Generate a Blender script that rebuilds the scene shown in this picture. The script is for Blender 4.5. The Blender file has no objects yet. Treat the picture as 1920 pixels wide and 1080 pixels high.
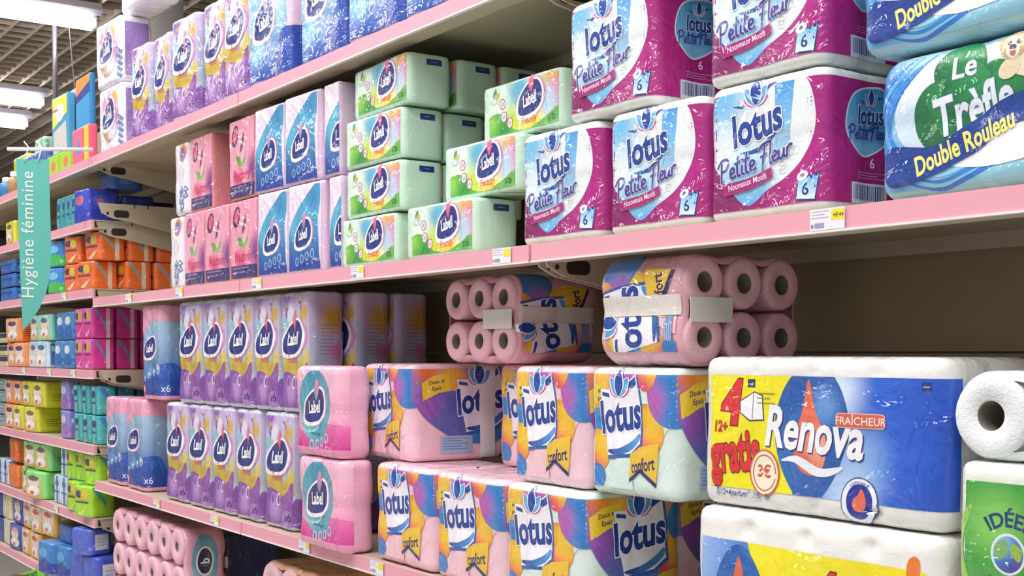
import bpy, math, random
from mathutils import Vector, Matrix, noise
from mathutils.geometry import tessellate_polygon

# ------------------------------------------------------------------ camera, light, exposure
SC = bpy.context.scene
COL = SC.collection
YAW, FPX, PITCH, EYE, FRONT = math.radians(35.3), 2300.0, math.radians(2.0), 1.45, 1.32
PY0 = 662 + FPX * math.tan(PITCH)
cam_d = bpy.data.cameras.new('camera'); cam = bpy.data.objects.new('camera', cam_d); COL.objects.link(cam)
cam.location = (0, 0, EYE)
cam.rotation_euler = (math.pi / 2 - PITCH, 0, math.pi / 2 - YAW)
cam_d.sensor_width = 36; cam_d.lens = FPX / 1920 * 36
cam_d.shift_y = (PY0 - 540) / 1920
cam_d.clip_start = 0.05
SC.camera = cam
SC.view_settings.view_transform = 'Standard'; SC.view_settings.look = 'None'
SC.view_settings.gamma = 1; SC.view_settings.use_curve_mapping = False
SC.view_settings.exposure = -0.24
world = bpy.data.worlds.new('world'); SC.world = world; world.use_nodes = True
world.node_tree.nodes['Background'].inputs[0].default_value = (0.93, 0.95, 1.0, 1)
world.node_tree.nodes['Background'].inputs[1].default_value = 0.75
CEIL = 4.05
def area(name, x, y, z, sx, sy, power, col=(1, .97, .98)):
    d = bpy.data.lights.new(name, 'AREA'); d.shape = 'RECTANGLE'; d.size = sx; d.size_y = sy
    d.energy = power; d.color = col
    o = bpy.data.objects.new(name, d); COL.objects.link(o); o.location = (x, y, z); return o
for i, x in enumerate((0.9, -0.7, -2.3, -3.9, -5.5, -7.1)):
    area('tube_light', x, -0.1, CEIL - .22, .22, 2.6, 72)

# ------------------------------------------------------------------ pixel helpers (used to measure positions on the shelf planes)
F_ = (-math.cos(YAW) * math.cos(PITCH), math.sin(YAW) * math.cos(PITCH), -math.sin(PITCH))
R_ = (math.sin(YAW), math.cos(YAW), 0)
U_ = (-math.cos(YAW) * math.sin(PITCH), math.sin(YAW) * math.sin(PITCH), math.cos(PITCH))
def xat(px, Y, Z):
    s = (px - 960) / FPX; dz = Z - EYE
    return (s * (Y * F_[1] + dz * F_[2]) - Y * R_[1]) / (R_[0] - s * F_[0])
def ray(px, py):
    s = (px - 960) / FPX; t = (PY0 - py) / FPX
    return Vector([F_[i] + R_[i] * s + U_[i] * t for i in range(3)])
def atY(px, py, Y):
    d = ray(px, py); k = Y / d.y; return Vector((d.x * k, Y, EYE + d.z * k))
def atZ(px, py, Z):
    d = ray(px, py); k = (Z - EYE) / d.z; return Vector((d.x * k, d.y * k, Z))
def atR(px, py, r):
    d = ray(px, py); return Vector((0, 0, EYE)) + d * r

# ------------------------------------------------------------------ colour and materials
def lin1(c): return c / 12.92 if c <= .04045 else ((c + .055) / 1.055) ** 2.4
def C(h):
    if not isinstance(h, str): return tuple(h)
    h = h.lstrip('#'); return tuple(lin1(int(h[i:i + 2], 16) / 255) for i in (0, 2, 4))
def mix(a, b, t):
    t = max(0, min(1, t)); return tuple(a[i] + (b[i] - a[i]) * t for i in range(3))
def ss(t):
    t = max(0, min(1, t)); return t * t * (3 - 2 * t)
def lg(u0, v0, h0, u1, v1, h1):
    a, b = C(h0), C(h1); dx, dy = u1 - u0, v1 - v0; n = dx * dx + dy * dy
    return lambda u, v: mix(a, b, ((u - u0) * dx + (v - v0) * dy) / n)
def spots(base, lst):
    bf = base if callable(base) else (lambda u, v, c=C(base): c)
    L = [(x, y, r, C(h)) for x, y, r, h in lst]
    def f(u, v):
        c = bf(u, v)
        for x, y, r, h in L:
            c = mix(c, h, ss(1.25 * (1 - math.hypot(u - x, v - y) / r)))
        return c
    return f
MATS = {}
def mat(name, col=None, rough=.5, coat=0, bump=0, bscale=40, metal=0, attr=False, emit=0, spec=.5, var=0, stretch=(1, 1, 1), trans=0, alpha=1):
    if name in MATS: return MATS[name]
    m = bpy.data.materials.new(name); m.use_nodes = True; MATS[name] = m
    nt = m.node_tree; b = nt.nodes['Principled BSDF']; N = nt.nodes.new; L = nt.links.new
    b.inputs['Roughness'].default_value = rough; b.inputs['Metallic'].default_value = metal
    b.inputs['Specular IOR Level'].default_value = spec
    b.inputs['Coat Weight'].default_value = coat; b.inputs['Coat Roughness'].default_value = .07
    b.inputs['Alpha'].default_value = alpha
    tc = N('ShaderNodeTexCoord')
    if attr:
        a = N('ShaderNodeAttribute'); a.attribute_name = 'Col'; L(a.outputs['Color'], b.inputs['Base Color'])
    else:
        c = C(col)
        if var:
            nz = N('ShaderNodeTexNoise'); nz.inputs['Scale'].default_value = 18; nz.inputs['Detail'].default_value = 4
            L(tc.outputs['Object'], nz.inputs['Vector'])
            mx = N('ShaderNodeMix'); mx.data_type = 'RGBA'
            mx.inputs[6].default_value = (*mix(c, (0, 0, 0), var), 1); mx.inputs[7].default_value = (*mix(c, (1, 1, 1), var * .5), 1)
            L(nz.outputs['Fac'], mx.inputs[0]); L(mx.outputs[2], b.inputs['Base Color'])
        else:
            b.inputs['Base Color'].default_value = (*c, 1)
        if emit:
            b.inputs['Emission Color'].default_value = (*c, 1); b.inputs['Emission Strength'].default_value = emit
    if bump:
        mp = N('ShaderNodeMapping'); mp.inputs['Scale'].default_value = stretch; L(tc.outputs['Object'], mp.inputs[0])
        nz = N('ShaderNodeTexNoise'); nz.inputs['Scale'].default_value = bscale; nz.inputs['Detail'].default_value = 3; nz.inputs['Distortion'].default_value = 1.2
        L(mp.outputs[0], nz.inputs['Vector'])
        bp = N('ShaderNodeBump'); bp.inputs['Strength'].default_value = bump; bp.inputs['Distance'].default_value = .01
        L(nz.outputs['Fac'], bp.inputs['Height']); L(bp.outputs[0], b.inputs['Normal'])
        if coat:                                    # film creases catch the light; the paper under them stays smooth
            bp.inputs['Strength'].default_value = bump * .3
            vo = N('ShaderNodeTexNoise'); vo.inputs['Scale'].default_value = 9; vo.inputs['Detail'].default_value = 2.5; vo.inputs['Roughness'].default_value = .55; vo.inputs['Distortion'].default_value = 2.2; L(mp.outputs[0], vo.inputs['Vector'])
            b2 = N('ShaderNodeBump'); b2.inputs['Strength'].default_value = min(1, bump * 2.0); b2.inputs['Distance'].default_value = .03
            L(vo.outputs['Fac'], b2.inputs['Height']); L(b2.outputs[0], b.inputs['Coat Normal'])
    return m
PRINT = mat('printed_film', attr=True, rough=.4, coat=.8, bump=.45, bscale=30)
PRINTM = mat('printed_card', attr=True, rough=.5, coat=.1)
def film(h): return mat('film_' + h, h, rough=.45, coat=.75, bump=.45, bscale=28, var=.05)
def paper(h): return mat('tissue_' + h, h, rough=.85, bump=.25, bscale=160, var=.05, spec=.2)

# ------------------------------------------------------------------ mesh helpers
def link(name, verts, faces, m, parent=None, cols=None, smooth=True, loc=None):
    me = bpy.data.meshes.new(name); me.from_pydata([tuple(v) for v in verts], [], faces)
    me.materials.append(m)
    if cols is not None:
        at = me.color_attributes.new('Col', 'FLOAT_COLOR', 'POINT')
        at.data.foreach_set('color', [x for c in cols for x in (c[0], c[1], c[2], 1.0)])
    if smooth: me.polygons.foreach_set('use_smooth', [True] * len(me.polygons))
    o = bpy.data.objects.new(name, me); COL.objects.link(o)
    if parent: o.parent = parent
    if loc is not None: o.location = loc
    return o
class MB:
    def __init__(s): s.v = []; s.f = []
    def add(s, v, f):
        n = len(s.v); s.v += [tuple(x) for x in v]; s.f += [tuple(i + n for i in q) for q in f]; return s
    def box(s, x0, y0, z0, x1, y1, z1, M=None):
        v = [Vector((x, y, z)) for x in (x0, x1) for y in (y0, y1) for z in (z0, z1)]
        if M: v = [M @ p for p in v]
        return s.add(v, [(0, 1, 3, 2), (4, 6, 7, 5), (0, 4, 5, 1), (2, 3, 7, 6), (0, 2, 6, 4), (1, 5, 7, 3)])
    def prism(s, pts, axis, a, b):
        """outline of 2-d points extruded along an axis"""
        n = len(pts)
        def P(p, t): return {'x': (t, p[0], p[1]), 'y': (p[0], t, p[1]), 'z': (p[0], p[1], t)}[axis]
        v = [P(p, a) for p in pts] + [P(p, b) for p in pts]
        f = [(i, (i + 1) % n, n + (i + 1) % n, n + i) for i in range(n)]
        tr = tessellate_polygon([[Vector((p[0], p[1], 0)) for p in pts]])
        return s.add(v, f + [t for t in tr] + [tuple(n + i for i in reversed(t)) for t in tr])
    def lathe(s, prof, n=20, M=None, close=False):
        v = []
        for r, z in prof:
            for k in range(n):
                a = 2 * math.pi * k / n; p = Vector((r * math.cos(a), r * math.sin(a), z)); v.append(M @ p if M else p)
        f = []
        for i in range(len(prof) - 1):
            for k in range(n): f.append((i * n + k, i * n + (k + 1) % n, (i + 1) * n + (k + 1) % n, (i + 1) * n + k))
        return s.add(v, f)
    def tube(s, pts, r, n=8):
        pts = [Vector(p) for p in pts]; v = []; f = []
        for i, p in enumerate(pts):
            t = (pts[min(i + 1, len(pts) - 1)] - pts[max(i - 1, 0)]).normalized()
            a = t.orthogonal().normalized(); b = t.cross(a)
            v += [p + (a * math.cos(2 * math.pi * k / n) + b * math.sin(2 * math.pi * k / n)) * r for k in range(n)]
        for i in range(len(pts) - 1):
            for k in range(n): f.append((i * n + k, i * n + (k + 1) % n, (i + 1) * n + (k + 1) % n, (i + 1) * n + k))
        f += [tuple(range(n))[::-1], tuple(range((len(pts) - 1) * n, len(pts) * n))]
        return s.add(v, f)
    def build(s, name, m, parent=None, smooth=False, loc=None): return link(name, s.v, s.f, m, parent, None, smooth, loc)
def tag(o, label=None, cat=None, group=None, kind=None):
    for k, x in (('label', label), ('category', cat), ('group', group), ('kind', kind)):
        if x: o[k] = x
    return o
def empty(name, loc=(0, 0, 0)):
    o = bpy.data.objects.new(name, None); COL.objects.link(o); o.location = loc; o.empty_display_size = .05; return o
def copy_tree(o, parent=None):
    c = o.copy(); COL.objects.link(c)
    if parent: c.parent = parent
    for ch in list(o.children): copy_tree(ch, c)
    return c

# ------------------------------------------------------------------ text and shapes for printed artwork
_TX = {}
def text_tris(s, bold=0.0, shear=0.0, space=1.0):
    key = (s, bold, shear, space)
    if key in _TX: return _TX[key]
    cu = bpy.data.curves.new('t', 'FONT'); cu.body = s; cu.size = 1; cu.offset = bold; cu.shear = shear; cu.space_character = space
    cu.resolution_u = 3; cu.align_x = 'CENTER'; cu.fill_mode = 'FRONT'
    ob = bpy.data.objects.new('t', cu); COL.objects.link(ob)
    me = ob.evaluated_get(bpy.context.evaluated_depsgraph_get()).to_mesh()
    me.calc_loop_triangles()
    v = [(p.co.x, p.co.y) for p in me.vertices]; t = [tuple(q.vertices) for q in me.loop_triangles]
    ob.evaluated_get(bpy.context.evaluated_depsgraph_get()).to_mesh_clear()
    bpy.data.objects.remove(ob); bpy.data.curves.remove(cu)
    _TX[key] = (v, t); return v, t
CAP = .69
def refine(v, t, L):
    v = list(v); t = list(t); L2 = L * L
    for _ in range(9):
        mid = {}; out = []; hit = False
        def m(a, b):
            k = (a, b) if a < b else (b, a)
            if k not in mid:
                mid[k] = len(v); v.append(((v[a][0] + v[b][0]) / 2, (v[a][1] + v[b][1]) / 2))
            return mid[k]
        def lng(a, b): return (v[a][0] - v[b][0]) ** 2 + (v[a][1] - v[b][1]) ** 2 > L2
        for a, b, c in t:
            e = (lng(a, b), lng(b, c), lng(c, a)); n = sum(e)
            if n == 0: out.append((a, b, c)); continue
            hit = True
            while not (e[0] and (n != 2 or e[1])):
                a, b, c = b, c, a; e = (e[1], e[2], e[0])
            if n == 1:
                d = m(a, b); out += [(a, d, c), (d, b, c)]
            elif n == 2:
                d, g = m(a, b), m(b, c); out += [(d, b, g), (a, d, g), (a, g, c)]
            else:
                d, g, h = m(a, b), m(b, c), m(c, a); out += [(a, d, h), (d, b, g), (h, g, c), (d, g, h)]
        t = out
        if not hit: break
    return v, t
def spline(P, closed=True, n=6):
    out = []; N = len(P); rng = range(N) if closed else range(N - 1)
    for i in rng:
        p0, p1, p2, p3 = [P[(i + k) % N] if closed else P[max(0, min(N - 1, i + k))] for k in (-1, 0, 1, 2)]
        for j in range(n):
            t = j / n
            out.append(tuple(.5 * (2 * p1[d] + (p2[d] - p0[d]) * t + (2 * p0[d] - 5 * p1[d] + 4 * p2[d] - p3[d]) * t * t + (3 * p1[d] - p0[d] - 3 * p2[d] + p3[d]) * t ** 3) for d in (0, 1)))
    if not closed: out.append(tuple(P[-1]))
    return out
def ell(cx, cy, rx, ry, rot=0, n=36):
    c, s = math.cos(rot), math.sin(rot); o = []
    for k in range(n):
        a = 2 * math.pi * k / n; x, y = rx * math.cos(a), ry * math.sin(a); o.append((cx + x * c - y * s, cy + x * s + y * c))
    return o
def xf(P, cx, cy, s, rot=0, sy=None):
    c, n = math.cos(rot), math.sin(rot); sy = sy or s
    return [(cx + x * s * c - y * sy * n, cy + x * s * n + y * sy * c) for x, y in P]
def clip(P, x0, y0, x1, y1):
    for ax, lim, keep in ((0, x0, 1), (0, x1, -1), (1, y0, 1), (1, y1, -1)):
        out = []
        for i in range(len(P)):
            a, b = P[i], P[(i + 1) % len(P)]; da, db = (a[ax] - lim) * keep, (b[ax] - lim) * keep
            if da >= 0: out.append(a)
            if da * db < 0:
                t = da / (da - db); out.append((a[0] + (b[0] - a[0]) * t, a[1] + (b[1] - a[1]) * t))
        P = out
        if not P: return P
    return P
def leaf(cx, cy, l, w, rot):
    P = spline([(0, 0), (.3, .42), (.65, .38), (1, 0), (.65, -.38), (.3, -.42)], True, 4)
    return xf([(x, y) for x, y in P], cx, cy, l, rot, w)
def rr(x0, y0, x1, y1, r):
    o = []
    for cx, cy, a in ((x1 - r, y1 - r, 0), (x0 + r, y1 - r, 90), (x0 + r, y0 + r, 180), (x1 - r, y0 + r, 270)):
        o += [(cx + r * math.cos(math.radians(a + k * 22.5)), cy + r * math.sin(math.radians(a + k * 22.5))) for k in range(5)]
    return o
def rect(x0, y0, x1, y1): return [(x0, y0), (x1, y0), (x1, y1), (x0, y1)]
class Art:
    """flat artwork in metres; every named part becomes a mesh of its own laid on a pack's surface"""
    def __init__(s, box=None): s.L = []; s.cur = ('printed_panel', 0); s.n = 0; s.box = box
    def part(s, n): s.n += 1; s.cur = (n, s.n); return s
    def poly(s, P, col, fine=.008, box=True):
        if s.box and box: P = clip(P, *s.box)
        if len(P) < 3: return s
        tr = tessellate_polygon([[Vector((p[0], p[1], 0)) for p in P]])
        v, t = refine(P, tr, min(fine, .0085)); s.L.append((s.cur, v, t, col)); return s
    def strip(s, P, w, col, taper=False):
        n = len(P); a = []; b = []
        for i in range(n):
            q, p = P[min(i + 1, n - 1)], P[max(i - 1, 0)]; d = math.hypot(q[0] - p[0], q[1] - p[1]) or 1
            nx, ny = -(q[1] - p[1]) / d, (q[0] - p[0]) / d
            k = w / 2 * ((.15 + .85 * math.sin(math.pi * i / (n - 1))) if taper else 1)
            a.append((P[i][0] + nx * k, P[i][1] + ny * k)); b.append((P[i][0] - nx * k, P[i][1] - ny * k))
        v = a + b; t = []
        for i in range(n - 1): t += [(i, n + i, n + i + 1), (i, n + i + 1, i + 1)]
        v, t = refine(v, t, .008); s.L.append((s.cur, v, t, col)); return s
    def text(s, tx, x, y, h, col, rot=0, bold=0, shear=0, sx=1, arc=None, outline=None, ow=.06, space=1, warp=None):
        for c, b in ((outline, bold * .45 + ow * .5), (col, bold * .45)):
            if c is None: continue
            v, t = text_tris(tx, b, shear, space); k = h / CAP; q = []
            cr, sr = math.cos(rot), math.sin(rot)
            for px, py in v:
                px *= k * sx; py *= k
                if warp: px, py = warp(px, py)
                if arc:
                    R = arc; a = px / R; px, py = (R + py) * math.sin(a), (R + py) * math.cos(a) - R
                    if R < 0: pass
                q.append((x + px * cr - py * sr, y + px * sr + py * cr))
            if s.box: t = [k3 for k3 in t if all(s.box[0] <= q[i][0] <= s.box[2] for i in k3)]
            q, t = refine(q, t, .007); s.L.append((s.cur, q, t, c))
        return s
    def build(s, surf, parent, m=None, base=.0007, step=.00016):
        groups = {}; order = []; lev = []
        for nm, v, t, col in s.L:
            bb = (min(p[0] for p in v), min(p[1] for p in v), max(p[0] for p in v), max(p[1] for p in v)); k = 0
            for q, kk in lev:
                if kk >= k and bb[0] < q[2] and bb[2] > q[0] and bb[1] < q[3] and bb[3] > q[1]: k = kk + 1
            lev.append((bb, k))
        for (nm, v, t, col), (_, i) in zip(s.L, lev):
            if nm not in groups: groups[nm] = ([], [], []); order.append(nm)
            V, Fc, Cc = groups[nm]; n = len(V); f = col if callable(col) else (lambda u, w, c=C(col): c)
            for u, w in v: V.append(surf(u, w, base + step * i)); Cc.append(f(u, w))
            for a, b, c in t:
                ar = (v[b][0] - v[a][0]) * (v[c][1] - v[a][1]) - (v[c][0] - v[a][0]) * (v[b][1] - v[a][1])
                if abs(ar) > 1e-12: Fc.append((a + n, b + n, c + n) if ar > 0 else (a + n, c + n, b + n))
        first = None
        for nm in order:
            o = link(nm[0], *groups[nm][:2], m or PRINT, first or parent, groups[nm][2])
            first = first or o
        return first

# ------------------------------------------------------------------ wrapped pack bodies
class Body:
    """rounded, lobed outline (one lobe per roll) extruded upwards; gives a surface for the printed artwork"""
    def __init__(s, W, D, H, r=.03, nx=1, ny=1, nz=1, crease=.004, fil=.012, amp=.002, freq=14, seed=0, zcr=None):
        s.W, s.D, s.H, s.fil, s.amp, s.freq, s.seed, s.nz = W, D, H, fil, amp, freq, seed, nz
        s.zcr = crease * .6 if zcr is None else zcr
        q = []
        s.rim = None
        def side(x0, y0, x1, y1, n, nxn, nyn):
            L = math.hypot(x1 - x0, y1 - y0); full = L + 2 * r; k = max(2, int(L / .007))
            for i in range(k):
                t = i / k; d = 0; sft = r + L * t; cw = 0
                for j in range(1, n):
                    d += crease * .55 * math.exp(-((sft - full * j / n) / .019) ** 2); cw += math.exp(-((sft - full * j / n) / .013) ** 2)
                q.append((x0 + (x1 - x0) * t - nxn * d, y0 + (y1 - y0) * t - nyn * d, nxn, nyn, cw))
        def corner(cx, cy, a0):
            k = max(2, int(r * 1.57 / .006))
            for i in range(k):
                a = math.radians(a0 + 90 * i / k); q.append((cx + r * math.cos(a), cy + r * math.sin(a), math.cos(a), math.sin(a), 0))
        hw, hd = W / 2, D / 2
        corner(-hw + r, -hd + r, 180); nc = len(q)
        side(-hw + r, -hd, hw - r, -hd, nx, 0, -1); corner(hw - r, -hd + r, 270)
        side(hw, -hd + r, hw, hd - r, ny, 1, 0); corner(hw - r, hd - r, 0)
        side(hw - r, hd, -hw + r, hd, nx, 0, 1); corner(-hw + r, hd - r, 90)
        side(-hw, hd - r, -hw, -hd + r, ny, -1, 0)
        q = q[nc // 2:] + q[:nc // 2]
        s.q = q; s.cum = [0]
        for i in range(len(q)):
            a, b = q[i], q[(i + 1) % len(q)]; s.cum.append(s.cum[-1] + math.hypot(b[0] - a[0], b[1] - a[1]))
        s.per = s.cum[-1]
        s.sh = .014 if r > .021 else r * .3; s.Lf = W - 2 * r + math.pi * r / 2 - s.sh; s.Ls = D - 2 * r + math.pi * r / 2
    def at(s, u):
        u %= s.per; lo, hi = 0, len(s.q)
        while hi - lo > 1:
            m = (lo + hi) // 2
            if s.cum[m] <= u: lo = m
            else: hi = m
        a, b = s.q[lo], s.q[(lo + 1) % len(s.q)]; t = (u - s.cum[lo]) / max(1e-9, s.cum[lo + 1] - s.cum[lo])
        w = [a[i] + (b[i] - a[i]) * t for i in range(5)]; n = math.hypot(w[2], w[3]); w[2] /= n; w[3] /= n; return w
    def surf(s, u, v, off=0):
        x, y, nx, ny, cw = s.at(u); f = s.fil; e = 0
        if s.rim and cw: e += s.rim[2] * cw * (ss((s.rim[0] - v) / .012) + ss((v - s.rim[1]) / .012))
        if v < f: e = f - math.sqrt(max(0, f * f - (f - v) ** 2))
        elif v > s.H - f: e = f - math.sqrt(max(0, f * f - (v - s.H + f) ** 2))
        for j in range(1, s.nz): e += s.zcr * .5 * math.exp(-((v - s.H * j / s.nz) / .015) ** 2)
        e -= s.amp * noise.noise(Vector((x * s.freq + s.seed * 7.3, y * s.freq, v * s.freq)))
        return (x + nx * (off - e), y + ny * (off - e), v)
    def art(s, u, v, off=0): return s.surf(u + s.sh, v, off)
    def mesh(s, name, m, parent, cols=None, top=True, puff=.0008, bottom=True):
        us = s.cum[:-1]; K = max(6, int(s.H / .009)); vs = [s.H * k / K for k in range(K + 1)]
        vs = sorted(set(vs + [s.fil * .15, s.fil * .4, s.H - s.fil * .15, s.H - s.fil * .4]))
        V = [s.surf(u, v) for v in vs for u in us]; n = len(us); Fc = []
        for i in range(len(vs) - 1):
            for k in range(n): Fc.append((i * n + k, i * n + (k + 1) % n, (i + 1) * n + (k + 1) % n, (i + 1) * n + k))
        def cap(row, sg, z):
            prev = [row * n + k for k in range(n)]
            for kk in (.8, .5, .2):
                cur = []
                for k in range(n):
                    p = V[row * n + k]; zz = z + sg * puff * (1 - kk * kk) + .0006 * noise.noise(Vector((p[0] * kk * 30, p[1] * kk * 30, s.seed)))
                    cur.append(len(V)); V.append((p[0] * kk, p[1] * kk, zz))
                for k in range(n):
                    f = (prev[k], prev[(k + 1) % n], cur[(k + 1) % n], cur[k]); Fc.append(f if sg > 0 else f[::-1])
                prev = cur
            Fc.append(tuple(prev) if sg > 0 else tuple(prev[::-1]))
        if top: cap(len(vs) - 1, 1, s.H)
        if bottom: cap(0, -1 if False else -1, 0) if False else Fc.append(tuple(range(n))[::-1])
        return link(name, V, Fc, m, parent)
# ------------------------------------------------------------------ emblems
BLOB = spline([(-.52, -.30), (-.44, .08), (-.2, .40), (.12, .60), (.38, .52), (.50, .15), (.44, -.25), (.2, -.50), (-.2, -.58), (-.46, -.5)], True, 5)
def labell(A, cx, cy, w, rot=.12, feather='#e8417f', rim=True, dark='#2a2a78', ws=1.5):
    A.part('brand_emblem'); W = w * ws
    if rim:
        A.poly(xf(BLOB, cx + W * .035, cy - w * .03, W * 1.2, rot * .4, w * 1.22), '#d98fc0')
        A.poly(xf(BLOB, cx - W * .01, cy - w * .035, W * 1.17, rot * .4, w * 1.2), '#fbf7fb')
    A.poly(xf(BLOB, cx, cy, W, rot * .4, w), lg(cx - w * .4, cy + w * .5, dark, cx + w * .3, cy - w * .5, '#1d3486'))
    if feather:
        A.poly(spline([(cx + W * .06, cy + w * .18), (cx - W * .04, cy + w * .55), (cx + W * .03, cy + w * .88), (cx + W * .13, cy + w * .95), (cx + W * .17, cy + w * .6)], True, 4), lg(cx, cy + w * .15, feather, cx, cy + w * .95, '#f58aa8'))
    A.text('Labell', cx, cy - w * .24, w * .42, '#ffffff', rot, .055, .2, .60 * ws / 1.5, outline='#23407f', ow=.05)
def lotus_flower(A, cx, cy, w, pink='#e0559a'):
    for r, l, c in ((2.75, .42, pink), (.4, .42, pink), (2.25, .55, '#58a8de'), (.9, .55, '#58a8de'), (1.57, .68, '#17449c')):
        A.poly(leaf(cx, cy, w * l * 1.06, w * l * .62, r), '#ffffff'); A.poly(leaf(cx, cy + w * .01, w * l, w * l * .5, r), c)
def lotus(A, cx, cy, w, rot=.14, col='#143c92', box=False):
    c, s = math.cos(rot), math.sin(rot); T = lambda x, y: (cx + w * (x * c - y * s), cy + w * (x * s + y * c))
    A.part('brand_emblem')
    if box:
        q = [(-.44, .40), (-.02, .34), (.47, .52), (.50, .10), (.46, -.48), (.2, -.60), (-.38, -.58)]
        A.poly([T(x * 1.05 + .02, y * 1.04 - .03) for x, y in q], '#2f5fae')
        A.poly([T(x, y) for x, y in q], '#f3f0fa')
        A.poly([T(x, y) for x, y in ((-.40, .36), (-.22, .31), (-.22, .25), (-.40, .30))], '#1b4798')
        A.poly([T(x, y) for x, y in ((.2, .40), (.44, .48), (.45, .37), (.22, .29))], '#1b4798')
        A.poly([T(x, y) for x, y in spline([(-.36, -.50), (-.05, -.50), (.25, -.42), (.44, -.33), (.44, -.43), (.25, -.54), (-.05, -.60), (-.3, -.56)], True, 3)], lg(cx - w * .3, cy, '#143c92', cx + w * .4, cy, '#4a93d6'))
    else:
        A.strip([T(x, y) for x, y in ((-.42, .36), (-.25, .3), (-.1, .34))], w * .05, '#1d4a9a', True)
        A.strip([T(x, y) for x, y in ((.16, .36), (.34, .44), (.48, .44))], w * .055, '#1d4a9a', True)
        A.strip([T(x, y) for x, y in spline([(-.4, -.36), (-.1, -.40), (.2, -.32), (.45, -.2)], False, 4)], w * .07, '#1d4a9a', True)
    fx, fy = T(.02, .24); lotus_flower(A, fx, fy, w * .62)
    x, y = T(-.01, -.24)
    A.text('lotus', x, y, w * .45, col, rot, .075, .08, .78, outline='#ffffff', ow=.05)
GLY = {'P': (.74, [[(.3, .9), (.22, .45), (.12, -.12)], [(0, .72), (.28, 1.0), (.62, .98), (.72, .76), (.5, .52), (.24, .5)]]),
       'e': (.37, [[(.0, .22), (.22, .28), (.3, .4), (.17, .48), (.03, .3), (.09, .05), (.36, .1)]]),
       't': (.28, [[(.2, .95), (.08, .12), (.24, .05)], [(-.02, .60), (.34, .68)]]),
       'i': (.22, [[(.12, .45), (.06, .1), (.2, .03)], [(.15, .66), (.18, .74)]]),
       'F': (.58, [[(.38, .95), (.25, .4), (.12, -.1)], [(0, .78), (.28, 1.0), (.85, 1.0)], [(.08, .48), (.5, .56)]]),
       'l': (.22, [[(.22, 1.0), (.06, .12), (.2, .05)]]),
       'u': (.46, [[(.06, .45), (.03, .12), (.15, .03), (.3, .2), (.36, .45), (.32, .1), (.46, .06)]]),
       'r': (.38, [[(.09, .45), (.03, 0)], [(.05, .25), (.2, .46), (.38, .44)]]), ' ': (.16, [])}
def script(A, s, cx, cy, h, col, rot=0, wt=.10, halo=None):
    W = sum(GLY[c][0] for c in s); x = -W / 2; c_, s_ = math.cos(rot), math.sin(rot)
    for colr, k in ((halo, 1.55), (col, 1)):
        if not colr: continue
        xx = x
        for ch in s:
            ad, st = GLY[ch]
            for q in st:
                P = spline([((xx + a) * h, b * h) for a, b in q], False, 4) if len(q) > 2 else [((xx + a) * h, b * h) for a, b in q]
                A.strip([(cx + a * c_ - b * s_, cy + a * s_ + b * c_) for a, b in P], wt * h * k, colr)
            xx += ad
def lines(A, x, y, w, n, col, gap=.004, h=.0012):
    for i in range(n): A.poly(rect(x, y - i * gap, x + w * (1 - .25 * (i % 2)), y - i * gap + h), col)
def barcode(A, x0, y0, x1, y1, bg='#dfe8f6', fg='#2b2f8f'):
    A.part('barcode'); A.poly(rect(x0, y0, x1, y1), bg); rnd = random.Random(4); x = x0 + .004
    while x < x1 - .006:
        w = rnd.choice((.001, .0016, .0026)); A.poly(rect(x, y0 + .006, x + w, y1 - .003), fg); x += w + rnd.choice((.0012, .002))
def roll_icon(A, cx, cy, s, num):
    A.part('roll_count_mark')
    A.poly(xf([(-.42, .25), (-.5, -.55), (.35, -.62), (.5, .45), (.1, .3)], cx, cy, s * 1.12), '#173a7c')
    A.poly(xf([(-.42, .25), (-.5, -.55), (.35, -.62), (.5, .45), (.1, .3)], cx, cy, s), lg(cx, cy + s * .4, '#5fb2ea', cx, cy - s * .6, '#dff2fc'))
    A.poly(ell(cx - s * .22, cy + s * .38, s * .3, s * .2, .3), '#eef6ff'); A.poly(ell(cx - s * .22, cy + s * .4, s * .12, s * .08, .3), '#6a6f8a')
    A.text(num, cx - s * .05, cy - s * .42, s * .5, '#16357a', 0, .03)

# ------------------------------------------------------------------ kinds of pack
KIND = {}
def reg(k, root, B, kids=None): KIND[k] = [root, B, False]
def base(name, B, m, seed=0, top=True, wname='wrapper', puff=.0008):
    r = empty(name); B.mesh(wname, m, r, top=top, puff=puff); return r

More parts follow.
